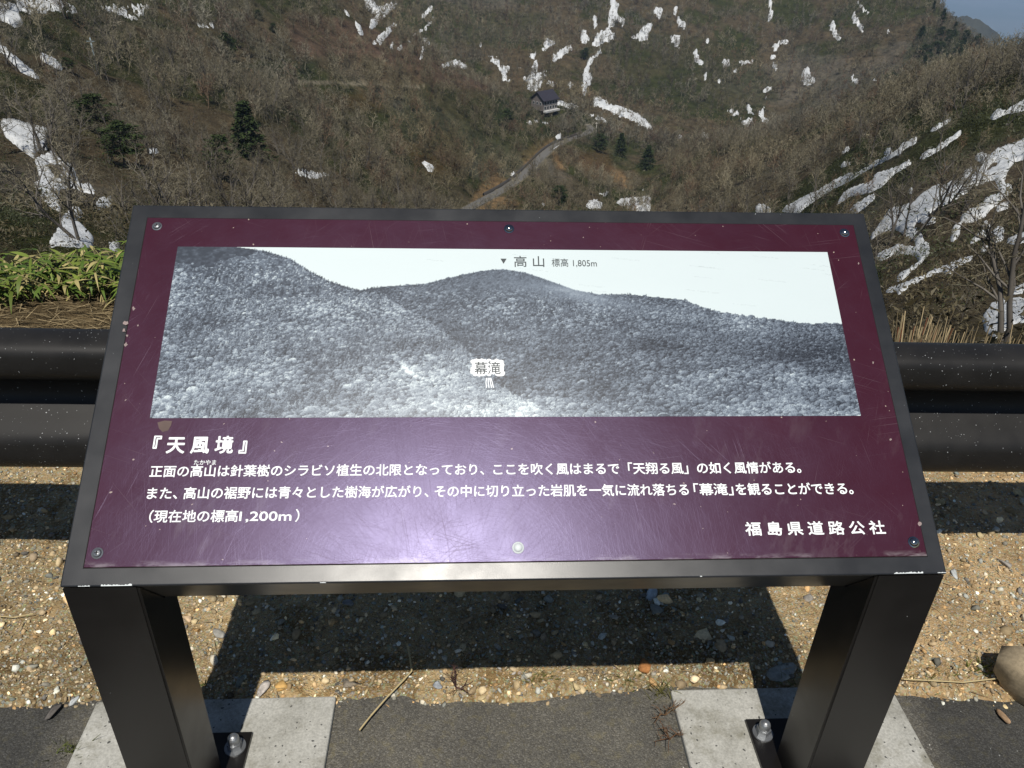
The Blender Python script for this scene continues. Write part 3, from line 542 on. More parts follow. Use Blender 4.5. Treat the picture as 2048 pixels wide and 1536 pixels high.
_, cpy, _ = to_px(np.stack([TX_, TY_, TZ_ + TH_ * .6], -1)); ok &= ~((sample(snow_r, tpx, cpy) > .5) & (TR_ < 260) & (rng.random(len(ok)) < .72))
for cx_, cy_ in CONS: ok &= ~((np.abs(tpx - cx_) < 34) & (tpy > cy_ - 8) & (tpy < cy_ + 46))
TX_, TY_, TZ_, TR_, TH_, tpx, tpy, thid = (a[ok] for a in (TX_, TY_, TZ_, TR_, TH_, tpx, tpy, thid))
order = np.argsort(-TH_ / TR_ * ~thid); pick = order[:294]; rest = order[294:]
def twig_col(n, per, seed):
    rg = np.random.default_rng(seed); t = rg.random((n, 1)); c = A([.116, .102, .064]) * (1 - t) + A([.222, .198, .140]) * t; red = rg.random((n, 1)) < .15; c = np.where(red, A([.14, .098, .066]), c) * rg.uniform(.65, 1.25, (n, 1)); return np.repeat(c, per, 0)
PROTO = []
for s in range(7):
    lv = grow(100 + s, 1.0, (8, 5, 4, 3), 1 + (s % 3 == 1) + (s % 3 == 2), .14); rg = np.random.default_rng(s)
    tr = cat([tubes(np.concatenate([lv[0]]), 6), tubes(lv[1], 4)])
    l2 = lv[2].copy(); l2[:, 6:] *= 1.1; l3 = lv[3].copy(); l3[:, 6] = .0026; l4 = lv[4].copy(); l4[:, 6] = .0021
    cr = cat([tubes(l2, 3), blades(l3, rg), blades(l4, rg)])
    hmax = max(tr[0][:, 2].max(), cr[0][:, 2].max()); PROTO.append((tr[0] / hmax, tr[1], cr[0] / hmax, cr[1]))
TM = []
for s, (tv, tf, cv, cf) in enumerate(PROTO):
    a = mk('trunk', tv, tf, MAT_BARK); b = mk('crown', cv, cf, MAT_TWIG, col=twig_col(1, len(cv), s + 3) * .8); TM.append((a.data, b.data)); bpy.data.objects.remove(a); bpy.data.objects.remove(b)
def bare_tree(p, h, kind, label, group=None, yaw=0.0, wide=1.0):
    e = empty('bare_tree', tuple(p), yaw); e.scale = (h * wide, h * wide, h); tag(e, label, 'tree', group)
    for nm, me in zip(('trunk', 'crown'), TM[kind]):
        o = bpy.data.objects.new(nm, me); COL.objects.link(o); o.parent = e
    return e
bare_tree(hit(160, 487, 30), 6.4, 1, 'dark spreading bare tree standing in front of the lowest snow patch at left', None, .5, 1.15)
bare_tree(hit(1822, 484, 30), 6.8, 3, 'lone dark bare tree rooted in the big snow patch at right', None, 1.0, 1.1)
bare_tree(hit(1895, 412, 30), 4.6, 2, 'slim bare tree on the snow band above the lone dark tree', None, .3, .8)
bare_tree(hit(2012, 690, 12), 4.0, 4, 'crooked dark bare tree rising behind the right end of the guardrail', None, .9, 1.1)
bare_tree(hit(345, 272, 60), 9.0, 5, 'tall dark bare tree between the two dark pines at left', None, 2.0, 1.0)
bare_tree(hit(1620, 250, 60), 8.0, 6, 'broad pale bare tree above the upper snow strip at right', None, 2.0, 1.2)
for k, i in enumerate(pick): bare_tree((TX_[i], TY_[i], TZ_[i]), TH_[i], k % 7, 'leafless grey-brown deciduous tree among many on the nearer valley slopes', 'bare trees on the nearer slopes', random.uniform(0, 6.28), random.uniform(.85, 1.25))
def low_proto(seed, nb, wv):
    lv = grow(seed, 1.0, nb, 1 + seed % 2, .14); rg = np.random.default_rng(seed); P = [tubes(lv[0][:5], 3)]
    for l, wd in zip(lv[1:], wv): b = l.copy(); b[:, 6] = wd; P.append(blades(b, rg))
    V, Fq = cat(P); return V / V[:, 2].max(), Fq
MID = [low_proto(200 + s, (7, 5, 4), (.013, .0075, .0055)) for s in range(5)]; FAR = [low_proto(300 + s, (6, 4, 3), (.018, .013, .011)) for s in range(5)]; DIST = [low_proto(400 + s, (5, 4, 2), (.022, .018, .015)) for s in range(5)]
Vs, Fs, Cs, nv = [], [], [], 0
for protos, sel in ((MID, rest[TR_[rest] < 330]), (FAR, rest[(TR_[rest] >= 330) & (TR_[rest] < 430)]), (DIST, rest[TR_[rest] >= 430])):
    for k, (P, Fp) in enumerate(protos):
        s = sel[k::5]
        if not len(s): continue
        V, Fi, m = inst(P, Fp, np.stack([TX_[s], TY_[s], TZ_[s]], 1), rng.uniform(0, 6.28, len(s)), TH_[s]); Vs.append(V); Fs.append(Fi + nv); nv += len(V); rt_ = (.52 + 1.0 * fbm(TX_[s] / 38, TY_[s] / 38, 91, 4))[:, None] * (1 + (fbm(TX_[s] / 60, TY_[s] / 60, 92, 3)[:, None] - .5) * A([[.28, .1, -.3]])); Cs.append(twig_col(len(s), m, k) * np.repeat(rt_, m, 0))
forest = mk('bare_woodland', np.concatenate(Vs), np.concatenate(Fs), MAT_TWIG, col=np.concatenate(Cs)); tag(forest, 'mass of leafless woodland covering the farther slopes', 'woodland', None, 'stuff')
# low evergreen brush and dwarf bamboo between the trees
def brush():
    def dn(x, y, r): return (.25 + .9 * sstep(.46, .6, fbm(x / 30, y / 30, 41, 4))) * np.where(on_snow(x, y) > .4, .12, 1) * (near_road(x, y) > 5) * ~lodge_view(x, y, 10)
    x, y, z, r, az = [np.concatenate(c) for c in zip(scatter(4200, 10, 70, 11, dn), scatter(14000, 70, 230, 12, dn), scatter(22000, 230, 750, 13, dn))]
    ok, _, _, _ = visible(x, y, z, r, az, 1.0); x, y, z, r = x[ok], y[ok], z[ok], r[ok]; rg = np.random.default_rng(5); Vs, Fs, Cs, nv = [], [], [], 0
    for k in range(6):
        n = 34; c = rg.normal(size=(n, 3)) * A([.5, .5, .3]) + A([0, 0, .42]); a = rg.normal(size=(n, 3)); b = rg.normal(size=(n, 3)); a /= np.linalg.norm(a, axis=1)[:, None]; b /= np.linalg.norm(b, axis=1)[:, None]; s = rg.uniform(.07, .17, (n, 1))
        P = np.stack([c - a * s, c + b * s * .6, c + a * s], 1).reshape(-1, 3); sel = np.arange(k, len(x), 6); h = rg.uniform(.8, 1.9, len(sel)) * np.where(r[sel] < 60, .6, 1) * np.where(r[sel] > 230, 1.7, 1)
        V, Fi, m = inst(P, np.arange(3 * n).reshape(-1, 3), np.stack([x[sel], y[sel], z[sel]], 1), rg.uniform(0, 6.28, len(sel)), h); g = fbm(x[sel] / 14, y[sel] / 14, 81, 3)[:, None]
        cc = np.where(g > .5, A([.034, .040, .014]), A([.070, .058, .030])) * rg.uniform(.6, 1.5, (len(sel), 1)); Vs.append(V); Fs.append(Fi + nv); nv += len(V); Cs.append(np.repeat(cc, m, 0))
    o = mk('undergrowth', np.concatenate(Vs), np.concatenate(Fs), MAT_LEAF, col=np.concatenate(Cs)); tag(o, 'low olive and brown brush covering the slopes between the trees', 'brush', None, 'stuff')
brush()
def conifer_mesh(seed, kind):
    """kind 0: pointed fir, 1: flat layered pine, 2: rounded evergreen; unit height"""
    rg = np.random.default_rng(seed); T = [np.r_[0, 0, -.05, .01, 0, .55, .02, .012], np.r_[.01, 0, .55, 0, 0, .97, .012, .003]]; V = []; C = []
    nl = (17, 9, 11)[kind]
    for i in range(nl):
        t = i / (nl - 1); zc = ((.12, .34, .18)[kind]) + t * (.86, .62, .76)[kind]
        R = ((.27 * (1 - t) ** .85 + .02), (.30 * math.sin(math.pi * (.25 + .7 * t)) * rg.uniform(.7, 1.15)), (.27 * math.sqrt(max(.05, 1 - (2 * t - .8) ** 2 * .6))))[kind]
        for j in range((11, 9, 11)[kind]):
            if rg.random() < .18: continue
            a = rg.uniform(0, 6.28); L = R * rg.uniform(.65, 1.15); dr = (-.35, .12, .1)[kind] + rg.normal() * .1; T.append(np.r_[0, 0, zc, math.cos(a) * L, math.sin(a) * L, zc + dr * L, .005, .0015])
            for s in range((26, 36, 30)[kind]):
                f = rg.uniform(.3, 1.05); p = A([math.cos(a) * L * f, math.sin(a) * L * f, zc + dr * L * f]) + rg.normal(size=3) * A([.02, .02, (.012, .010, .022)[kind]]) * (1, 1.5, 1.4)[kind]
                d = A([math.cos(a), math.sin(a), -.15]) + rg.normal(size=3) * .65; d /= np.linalg.norm(d); w_ = np.cross(d, rg.normal(size=3)); w_ /= np.linalg.norm(w_); l = rg.uniform(.025, .06)
                V += [p - w_ * l * .32, p + w_ * l * .32, p + d * l]; c = A([.030, .044, .014]) * rg.uniform(.5, 1.5); C += [c, c, c]
    tv, tf = tubes(A(T), 5); V = A(V); a = mk('trunk', tv, tf, MAT_BARK); b = mk('crown', V, np.arange(len(V)).reshape(-1, 3), MAT_NEEDLE, col=A(C)); r = (a.data, b.data); bpy.data.objects.remove(a); bpy.data.objects.remove(b); return r
CON = [[conifer_mesh(10 + s, k) for s in range(2)] for k in range(3)]
def conifer(px, py, top, kind, label, group=None, wide=1.0, name=None, v=0):
    p = hit(px, py, 40); _, _, zc = to_px(p[None]); h = (py - top) * zc[0] / F_PX / .93; e = empty(name or ('fir_tree', 'pine_tree', 'evergreen_tree')[kind], (p[0], p[1], p[2] - .2), random.uniform(0, 6)); e.scale = (h * wide * 1.3, h * wide * 1.3, h); tag(e, label, 'tree', group)
    for nm, me in zip(('trunk', 'crown'), CON[kind][v]):
        o = bpy.data.objects.new(nm, me); COL.objects.link(o); o.parent = e
conifer(500, 316, 214, 0, 'tall pointed dark green fir on the left hillside, tallest evergreen there', wide=1.05)
conifer(450, 362, 276, 1, 'flat-topped layered pine just below left of the tall fir', wide=1.15, v=1)
conifer(252, 335, 248, 1, 'dense dark pine on the left slope beside the bare tall tree', wide=1.2)
conifer(200, 268, 194, 1, 'open spreading pine highest on the left slope near the thin pole', wide=1.35, v=1)
conifer(135, 142, 116, 1, 'small bushy pine next to the narrow upper snow patch at left', wide=1.6)
conifer(460, 122, 72, 2, 'dark narrow evergreen among pale trunks high on the left hill', wide=.9)
conifer(517, 40, 22, 2, 'small evergreen near the top of the russet ridge', wide=1.3)
conifer(548, 66, 48, 2, 'second small evergreen lower down the russet ridge', wide=1.2, v=1)
conifer(722, 352, 338, 0, 'tiny lone fir above the top edge of the sign', wide=1.2)
conifer(1013, 258, 222, 2, 'rounded evergreen below the lodge, left of the mountain road', wide=1.2)
conifer(1199, 304, 270, 2, 'round dark evergreen just past the road bend', wide=1.25, v=1)
conifer(1240, 312, 270, 0, 'slender fir right of the road bend, left of the bushy fir', wide=.9)
conifer(1294, 334, 294, 0, 'bushy green fir farthest right of the road bend', wide=1.15, v=1)
conifer(1169, 118, 98, 2, 'dark evergreen among snow streaks above the lodge', wide=1.3)
conifer(1780, 172, 148, 1, 'yellowish green pine on the ridge of the right slope', wide=2.0)
conifer(1118, 408, 372, 2, 'dark round shrubby tree below the mountain road, above the sign', wide=1.3)
for k in range(26):
    px, py = 1815 + 135 * rng.random(), 75 + 62 * rng.random(); conifer(px, py, py - rng.uniform(14, 24), int(rng.integers(0, 3)), 'dark green conifer in the cluster on the far ridge at upper right', 'conifers clustered on the far ridge', 1.25, 'conifer_tree', k % 2)
for px, py, t in ((1882, 48, 22), (1908, 64, 46), (1953, 92, 70), (1974, 122, 97), (1984, 138, 112), (1865, 22, 4)): conifer(px, py, t, 0, 'small pointed conifer standing on the skyline of the far ridge', 'conifers along the skyline', .9, 'conifer_tree')

# ------------------------------------------------------------------ ground at the viewpoint
def edge_y(x): return .243 + .012 * np.sin(x * 5 + 1) + .085 * (fbm(x * 5, x * 0 + 3, 77, 5) - .5) + .05 * sstep(-.85, -1.0, x) * 0 - .03 * sstep(.85, 1.3, x) - .05 * sstep(-.95, -1.3, x)
gx = np.concatenate([np.linspace(-9, -2.2, 40)[:-1], np.linspace(-2.2, 2.2, 760), np.linspace(2.2, 9, 40)[1:]]); gy = np.concatenate([np.linspace(-.3, .12, 8)[:-1], np.linspace(.12, 1.05, 190), np.linspace(1.05, 2.1, 50)[1:]])
GX, GY = np.meshgrid(gx, gy, indexing='ij')
def dirt_h(X, Y):
    e = edge_y(X); up = sstep(-.02, .03, Y - e); h = -.012 + up * .016 + up * (.020 * (fbm(X * 4, Y * 4, 5, 3) - .5) + .010 * (fbm(X * 22, Y * 22, 15, 3) - .5) + .004 * (vnoise(X * 110, Y * 110, 25) - .5))
    rt = sstep(-.3, .6, X); h = h - rt * np.clip(Y - .98, 0, 9) * .75 - sstep(1.6, 2.1, Y) * .25; return h
GZ = dirt_h(GX, GY)
gm = fbm(GX * 3.1, GY * 3.1, 91, 4)[..., None]; gq = fbm(GX * 9, GY * 9, 95, 4)[..., None]
dc = A([.345, .258, .140]) * (.30 + 1.35 * gm); dc = np.where(gq > .6, dc * A([.62, .58, .52]), dc); rt = sstep(.5, 1.0, GX)[..., None]; dc = dc * (1 - rt) + rt * A([.40, .285, .155]) * (.65 + .75 * gq)
o = mk('dirt_ground', np.stack([GX, GY, GZ], -1).reshape(-1, 3), grid_faces(len(gx), len(gy)), MAT_DIRT, col=dc.reshape(-1, 3), smooth=True); tag(o, 'stony tan dirt shoulder under the sign and guardrail', None, None, 'structure')
ax = np.linspace(-8, 8, 500); ay = np.concatenate([np.linspace(-6, 0, 30)[:-1], np.linspace(0, .42, 60)]); AX, AY = np.meshgrid(ax, ay, indexing='ij')
o = mk('asphalt', np.stack([AX, AY, -.004 + .004 * (fbm(AX * 7, AY * 7, 3, 3) - .5) - .03 * sstep(.32, .40, AY)], -1).reshape(-1, 3), grid_faces(len(ax), len(ay)), MAT_ASPH, smooth=True); tag(o, 'worn dark grey asphalt in front of the dirt', None, None, 'structure')
# pebbles: unit shapes, thrown into one mesh
bm = bmesh.new(); bmesh.ops.create_icosphere(bm, subdivisions=2, radius=1); ICO_V = A([v.co[:] for v in bm.verts]); ICO_F = A([[v.index for v in f.verts] for f in bm.faces]); bm.free()
bm = bmesh.new(); bmesh.ops.create_icosphere(bm, subdivisions=1, radius=1); IC1_V = A([v.co[:] for v in bm.verts]); IC1_F = A([[v.index for v in f.verts] for f in bm.faces]); bm.free()
def stone_shape(V, seed, cuts=9, rough=.06):
    rg = np.random.default_rng(seed); P = V.copy()
    for _ in range(cuts):
        n = rg.normal(size=3); n /= np.linalg.norm(n); d = rg.uniform(.34, .74); k = P @ n; P = P - np.outer(np.clip(k - d, 0, None), n)
    return P * (1 + rough * rg.normal(size=(len(P), 1))) * A([1, rg.uniform(.6, .95), rg.uniform(.4, .7)])
STC = A([[.34, .27, .18], [.40, .33, .23], [.38, .30, .19], [.36, .28, .18], [.27, .26, .23], [.20, .21, .20], [.22, .25, .24], [.46, .38, .25], [.40, .26, .13], [.55, .51, .43], [.15, .145, .14], [.30, .24, .17], [.28, .28, .25], [.42, .34, .22], [.33, .26, .16], [.56, .58, .55], [.52, .38, .22], [.40, .33, .20]])
def rotm(rg, n):
    q = rg.normal(size=(n, 4)); q[:, 1:3] *= .35; q /= np.linalg.norm(q, axis=1)[:, None]; a, b, c, d = q.T
    return np.stack([np.stack([1 - 2 * (c * c + d * d), 2 * (b * c - a * d), 2 * (b * d + a * c)], 1), np.stack([2 * (b * c + a * d), 1 - 2 * (b * b + d * d), 2 * (c * d - a * b)], 1), np.stack([2 * (b * d - a * c), 2 * (c * d + a * b), 1 - 2 * (b * b + c * c)], 1)], 1)
def pebbles():
    rg = np.random.default_rng(8); Vs, Fs, Cs, nv = [], [], [], 0; SH = [stone_shape(IC1_V, s, 6, .10) for s in range(10)]
    for n, lo, hi in ((20000, .0012, .0032), (19000, .0028, .0058), (6500, .005, .009), (1100, .008, .015), (150, .014, .026)):
        n = int(n * 1.35); x = rg.uniform(-2.2, 2.2, n); y = .16 + rg.random(n) ** 1.2 * 1.0; k = (y > edge_y(x) - .012) & (rg.random(n) < .25 + 1.1 * fbm(x * 5, y * 5, 7, 3)); x, y = x[k], y[k]; n = len(x)
        s = rg.uniform(lo, hi, n) ** 1.0; z = dirt_h(x, y) + s * rg.uniform(-.05, .3, n); R = rotm(rg, n) * s[:, None, None]; ci = rg.integers(0, len(STC), n); cc = STC[ci] * A([1.0, .97, .89]) * np.exp(rg.normal(size=(n, 1)) * .38) * 1.1
        for q in range(10):
            sel = np.arange(q, n, 10); V = np.einsum('nij,mj->nmi', R[sel], SH[q]) + np.stack([x[sel], y[sel], z[sel]], 1)[:, None]; m = V.shape[1]
            Fs.append((IC1_F[None] + np.arange(len(sel))[:, None, None] * m).reshape(-1, 3) + nv); nv += V.shape[0] * m; Vs.append(V.reshape(-1, 3)); Cs.append(np.repeat(cc[sel], m, 0))
    o = mk('gravel', np.concatenate(Vs), np.concatenate(Fs), MAT_STONE, col=np.concatenate(Cs)); tag(o, 'loose mixed gravel scattered over the tan dirt', 'gravel', None, 'stuff')
pebbles()
def rock(name, px, py, size, c, label, seed, flatn=1.0, cat_='stone', sink=.2, lump=False):
    p = ground(px, py); P = stone_shape(ICO_V, seed, 11, .028)
    if lump: P = stone_shape(ICO_V, seed, 5, .0) * A([1, 1.1, 1.7]) * (1 + .38 * (fbm(ICO_V[:, 0] * 1.3 + ICO_V[:, 2] * .9 + 5, ICO_V[:, 1] * 1.3 - ICO_V[:, 2] * .7, seed, 4)[:, None] - .5)) * A([1, .9, .66])
    P = P * A(size) * 1.2 ; P[:, 2] *= flatn; rg = np.random.default_rng(seed); col = A(c) * (1 + .15 * rg.normal(size=(len(P), 1)))
    o = mk(name, P, ICO_F, MAT_STONE, col=np.clip(col, .02, 1)); o.location = (p[0], p[1], (dirt_h(p[:1], p[1:2])[0] if p[1] > .24 else 0.0) + size[2] * (.5 - sink)); o.rotation_euler = (0, 0, rg.uniform(0, 6)); tag(o, label, cat_)
    if lump: o.data.polygons.foreach_set('use_smooth', np.ones(len(o.data.polygons), bool))
    return o
rk = rock('boulder', 2050, 1392, (.078, .070, .105), (.37, .30, .20), 'large tan boulder at the right edge of the dirt', 41, 1.0, 'boulder', .10, True)
rock('stone', 2005, 1434, (.016, .011, .012), (.30, .20, .12), 'small brown stone lying on the asphalt near the boulder', 42)
rock('stone', 1572, 1345, (.044, .026, .009), (.27, .28, .26), 'flat pale grey stone behind the right slab in the leg shadow', 43)
rock('stone', 700, 1368, (.016, .034, .010), (.21, .18, .14), 'flat grey-brown slate stone standing beside the left slab corner', 44)
rock('stone', 525, 1385, (.022, .016, .010), (.44, .40, .36), 'whitish stone at the back edge of the left slab', 45)
rock('stone', 562, 1374, (.017, .020, .012), (.50, .31, .11), 'bright orange-yellow stone behind the left slab', 46)
rock('stone', 1290, 1340, (.020, .026, .012), (.38, .17, .06), 'rusty orange stone right of centre on the lit dirt', 47)
rock('stone', 932, 1245, (.018, .012, .010), (.33, .24, .14), 'ochre stone in the board shadow near the middle', 48)
rock('stone', 1230, 1240, (.014, .011, .010), (.36, .32, .25), 'rounded beige stone in the board shadow right of the ochre one', 49)
rock('stone', 875, 1376, (.012, .011, .009), (.30, .32, .34), 'bluish grey pebble beside the long straw', 50)
rock('stone', 375, 1238, (.016, .010, .008), (.52, .38, .24), 'pale orange stone next to the inside of the left leg', 51)
rock('stone', 395, 1262, (.014, .010, .009), (.42, .26, .11), 'amber stone just below the pale orange one', 52)
rock('stone', 440, 1270, (.020, .014, .010), (.28, .27, .24), 'grey stone on the edge of the left leg shadow', 53)
rock('stone', 108, 1425, (.018, .014, .016), (.12, .11, .10), 'dark purplish grey stone left of the left leg', 54)
rock('stone', 145, 1402, (.014, .011, .010), (.38, .40, .40), 'light grey stone beside the dark one left of the leg', 55)
rock('stone', 1615, 1195, (.018, .013, .009), (.24, .22, .19), 'grey stone inside the right leg', 56)
rock('stone', 1305, 1190, (.026, .013, .009), (.44, .48, .49), 'pale blue-white stone just under the bottom bar', 57)
rock('stone', 700, 1215, (.018, .012, .010), (.20, .20, .19), 'grey oval stone in the board shadow left of centre', 58)
rock('stone', 1908, 1150, (.018, .012, .008), (.42, .44, .43), 'white angular stone right of the sign corner', 59)
rock('stone', 2010, 1130, (.020, .014, .010), (.26, .24, .21), 'grey stone near the right picture edge below the rail shadow', 60)

# concrete footings
def slab(x0, x1, y0, y1, label):
    bm = bmesh.new(); box(bm, (x0, y0, -.20), (x1, y1, .010), .004, 2); o = from_bm('concrete_footing', bm, MAT_CONC); tag(o, label, 'concrete slab', 'concrete footings under the sign legs')
slab(-.777, -.323, -.35, .252, 'square concrete footing under the left leg of the sign'); slab(.337, .787, -.35, .248, 'square concrete footing under the right leg of the sign')

# ------------------------------------------------------------------ the sign
TILT = 0.637628609; ZB = .558; LB = .598384638
E2 = A([0, math.cos(TILT), math.sin(TILT)]); NB = np.cross(A([1., 0, 0]), E2); OB = A([0, 0, ZB])
def bd(x, y):
    v = ray(x, y); k = ((OB - CAM) @ NB) / (v @ NB); q = CAM + v * k - OB; return float(q[0]), float(q @ E2)
sign = empty('information_sign'); tag(sign, 'tilted viewpoint information board with maroon panel and mountain photograph on two dark square legs', 'sign')
def on_board(o):
    o.parent = sign; o.location = (0, 0, ZB); o.rotation_euler = (TILT, 0, 0); return o
bm = bmesh.new(); box(bm, (-.6, 0, -.1), (.6, LB, 0), .0022, 3); on_board(from_bm('frame', bm, MAT_FRAME))
bm = bmesh.new(); box(bm, (-.5742, .0236, .0002), (.5772, .5742, .0007)); gap = on_board(from_bm('panel_seam', bm, MAT_GAP))
bm = bmesh.new(); box(bm, (-.5728, .0246, -.001), (.5760, .5732, .0018), .0006, 2); panel = on_board(from_bm('panel', bm, MAT_PANEL))
def child_board(o, parent):
    o.parent = parent; o.location = (0, 0, 0); return o
# printed black-and-white photograph: painted as an array and carried by the vertices of one sheet
PU0, PU1, PV0, PV1 = -.5186, .5218, .2343, .5200
def paint_photo(W, H):
    rg = np.random.default_rng(21); img = np.zeros((H, W)); xs = np.arange(W)
    def line(pts):
        q = A([bd(*p) for p in pts]); return np.interp(xs, (q[:, 0] - PU0) / (PU1 - PU0) * W, (q[:, 1] - PV0) / (PV1 - PV0) * H)
    far = line([(340, 560), (560, 600), (720, 583), (770, 575), (850, 570), (900, 558), (960, 545), (1005, 541), (1050, 548), (1100, 565), (1150, 583), (1200, 592), (1250, 590), (1300, 596), (1370, 602), (1390, 612), (1430, 625), (1500, 636), (1570, 645), (1620, 650), (1690, 650)])
    left = line([(300, 480), (420, 492), (470, 497), (530, 505), (580, 520), (620, 545), (660, 565), (700, 578), (760, 592), (850, 640), (930, 700), (1000, 780), (1100, 840), (1700, 900)])
    fore = line([(300, 930), (700, 860), (860, 800), (930, 790), (1000, 800), (1100, 832), (1180, 860), (1700, 900)])
    Y, X = np.mgrid[0:H, 0:W].astype(float)
    img[:] = .93 - .05 * (X / W) + .02 * (fbm(X / 90, Y / 30, 4, 3) - .5)
    hill = (Y < far[None]) | (Y < left[None]); img[hill] = (.30 + .5 * (fbm(X / 3, Y / 3, 14, 3) - .5))[hill]
    def tone(x, y):                              # broad light and shade of the printed scene
        fx, fy = x / W, y / H; t = .40 + .22 * (fbm(fx * 8, fy * 5, 33, 4) - .5) * 2 + .12 * (y < np.interp(x, xs, left)) - .10 * sstep(.66, .80, fy) * (fx > .3)
        t += .16 * np.exp(-((fx - .47) / .16) ** 2 - ((fy - .02) / .12) ** 2) + .10 * np.exp(-((fx - .12) / .12) ** 2 - ((fy - .85) / .12) ** 2) + .06 * np.exp(-((fx - .1) / .1) ** 2 - ((fy - .12) / .2) ** 2)
        t -= .26 * np.exp(-((fx - .93) / .09) ** 2 - ((fy - .37) / .10) ** 2) + .14 * np.exp(-((fx - .74) / .12) ** 2 - ((fy - .42) / .09) ** 2) + .19 * np.exp(-((fx - .20) / .12) ** 2 - ((fy - .55) / .06) ** 2)
        t -= .10 * np.exp(-((fx - .04) / .06) ** 2 - ((fy - .98) / .05) ** 2) + .10 * np.exp(-((fx - .63) / .10) ** 2 - ((fy - .70) / .025) ** 2) + .05 * np.exp(-((fx - .55) / .06) ** 2 - ((fy - .45) / .2) ** 2)
        return t
    lf = left; k_ = W / 900
    def crowns(top, n, lo, hi, layer):
        nonlocal img
        x = rg.uniform(0, W, n); tp = np.interp(x, xs, top); y = tp * (1 - rg.random(n) ** 1.25); o = np.argsort(-y); x, y, tp = x[o], y[o], tp[o]; tn = tone(x, y); con = fbm(x / 60, y / 40, 55, 2)
        for cx, cy, b, t0, cn in zip(x, y, tn, tp, con):
            s = lo + (hi - lo) * (1 - cy / H) ** 1.3; s *= .45 + rg.gamma(2.2, .26); b = b + rg.normal() * .07 - (.13 * math.exp(-max(0, cy - lf[int(cx)]) / (9 * k_)) if layer == 0 else 0)
            fir = rg.random() < .16 + .6 * min(1, max(0, (cn - .42) * 6)) * (1 if cx < W * .6 else .4)
            wx, wy = (s * .75, s * 1.7) if fir else (s * 1.15, s * .9)
            x0, x1 = int(max(0, cx - wx)), int(min(W, cx + wx + 1)); y0, y1 = int(max(0, cy - wy * .6)), int(min(H, cy + wy + 1))
            if x1 <= x0 or y1 <= y0: continue
            yy, xx = np.mgrid[y0:y1, x0:x1]; u = (xx - cx) / wx; v = (yy - cy) / wy
            if fir: msk = (np.abs(u) < .9 * (1 - np.clip(v, -.6, 1)) * .7) & (v > -.6); sh = b - .10 + .16 * v + .17 * np.sin(yy * 2.4 + u * 2.5) - .14 * u
            else: msk = u * u + v * v < 1; sh = b + .21 * v - .12 * u - .04
            sh = sh + rg.normal(size=sh.shape) * .075
            img[y0:y1, x0:x1] = np.where(msk, sh, img[y0:y1, x0:x1])
    k = W / 900
    crowns(far, int(17000 * k), 1.0 * k, 2.9 * k, 0); crowns(left, int(16000 * k), 1.0 * k, 3.2 * k, 1); crowns(np.minimum(fore, left + 60 * k), int(1800 * k), 1.3 * k, 3.8 * k, 2)
    img = np.where(hill, img + .20 * (fbm(X / 2.2, Y / 1.8, 81, 2) - .5) + .26 * (fbm(X / 70, Y / 20, 82, 4) - .5), img); hill = (Y < far[None] + 1) | (Y < left[None] + 1); f2 = fbm(X / 5, Y / 4, 66, 3)
    smooth = sstep(.80, .95, Y / H) * (X < W * .22) * .6 + np.exp(-((X / W - .485) / .12) ** 2 - ((Y / H - .80) / .09) ** 2) * .9
    img = np.where(hill, img * (1 - .6 * smooth) + (.34 + .16 * (f2 - .5)) * .6 * smooth, img)
    dk = (X / W < .105 + .05 * (fbm(X / 25, Y / 12, 71, 3) - .5)) & (Y / H > .88 + .5 * np.abs(X / W - .03) + .12 * (fbm(X / 14, Y / 9, 72, 3) - .5)); img = np.where(dk & hill, .14 + .4 * np.clip(f2 - .4, 0, 1), img)
    fx0 = (bd(815, 740)[0] - PU0) / (PU1 - PU0); fy0 = (bd(815, 740)[1] - PV0) / (PV1 - PV0); img += .38 * np.exp(-((X / W - fx0 + .25 * (Y / H - fy0)) / .0055) ** 2 - ((Y / H - fy0) / .05) ** 2)
    for _ in range(170):
        cx = int(rg.uniform(.11, .30) * W) if rg.random() < .6 else int(rg.uniform(.0, 1) * W); top = max(far[min(W - 1, cx)], left[min(W - 1, cx)]); y0 = int(top - 1 - 3 * k * rg.random()); hh = int(rg.uniform(1.2, 4.2) * k)
        for q in range(hh + 2):
            if 0 <= y0 + q < H: ww = max(0, int((hh - q) * .4)); img[y0 + q, max(0, cx - ww):cx + ww + 1] = .12 + .1 * rg.random()
    mist = np.exp(-((X / W - .60) / .085) ** 2 - ((Y / H - .725 + .80 * (X / W - .59)) / .045) ** 2) * (.7 + .6 * (fbm(X / 30, Y / 8, 19, 3) - .5)); img = np.where(hill, img * (1 - .9 * mist) + .68 * .9 * mist, img)
    img = np.clip(img, .03, 1); st = A([[0, .008, .011, .018], [.25, .050, .062, .082], [.5, .145, .178, .222], [.75, .33, .385, .43], [.86, .52, .59, .60], [1, .62, .70, .70]])
    out = np.stack([np.interp(img, st[:, 0], st[:, i]) for i in (1, 2, 3)], -1)
    # scanline-thin scratches in the printed sky
    for _ in range(26):
        cx, cy = rg.uniform(W * .3, W), rg.uniform(H * .62, H); L = int(rg.uniform(10, 50) * k)
        for q in range(L):
            xx = int(cx + q); yy = int(cy - q * .12 + math.sin(q * .4) * .6)
            if 0 <= xx < W and 0 <= yy < H and img[yy, xx] > .8 and rg.random() < .6: out[yy, xx] *= .82
    return out
PWD, PHT = 1000, 300
ph = paint_photo(PWD, PHT); U, Vv = np.meshgrid(np.linspace(PU0, PU1, PWD), np.linspace(PV0, PV1, PHT), indexing='ij')
picture = mk('picture', np.stack([U, Vv, np.full(U.shape, .0021)], -1).reshape(-1, 3), grid_faces(PWD, PHT), MAT_PRINT, col=ph.transpose(1, 0, 2).reshape(-1, 3)); on_board(picture); picture['label'] = 'printed black and white photograph of a forested mountain'
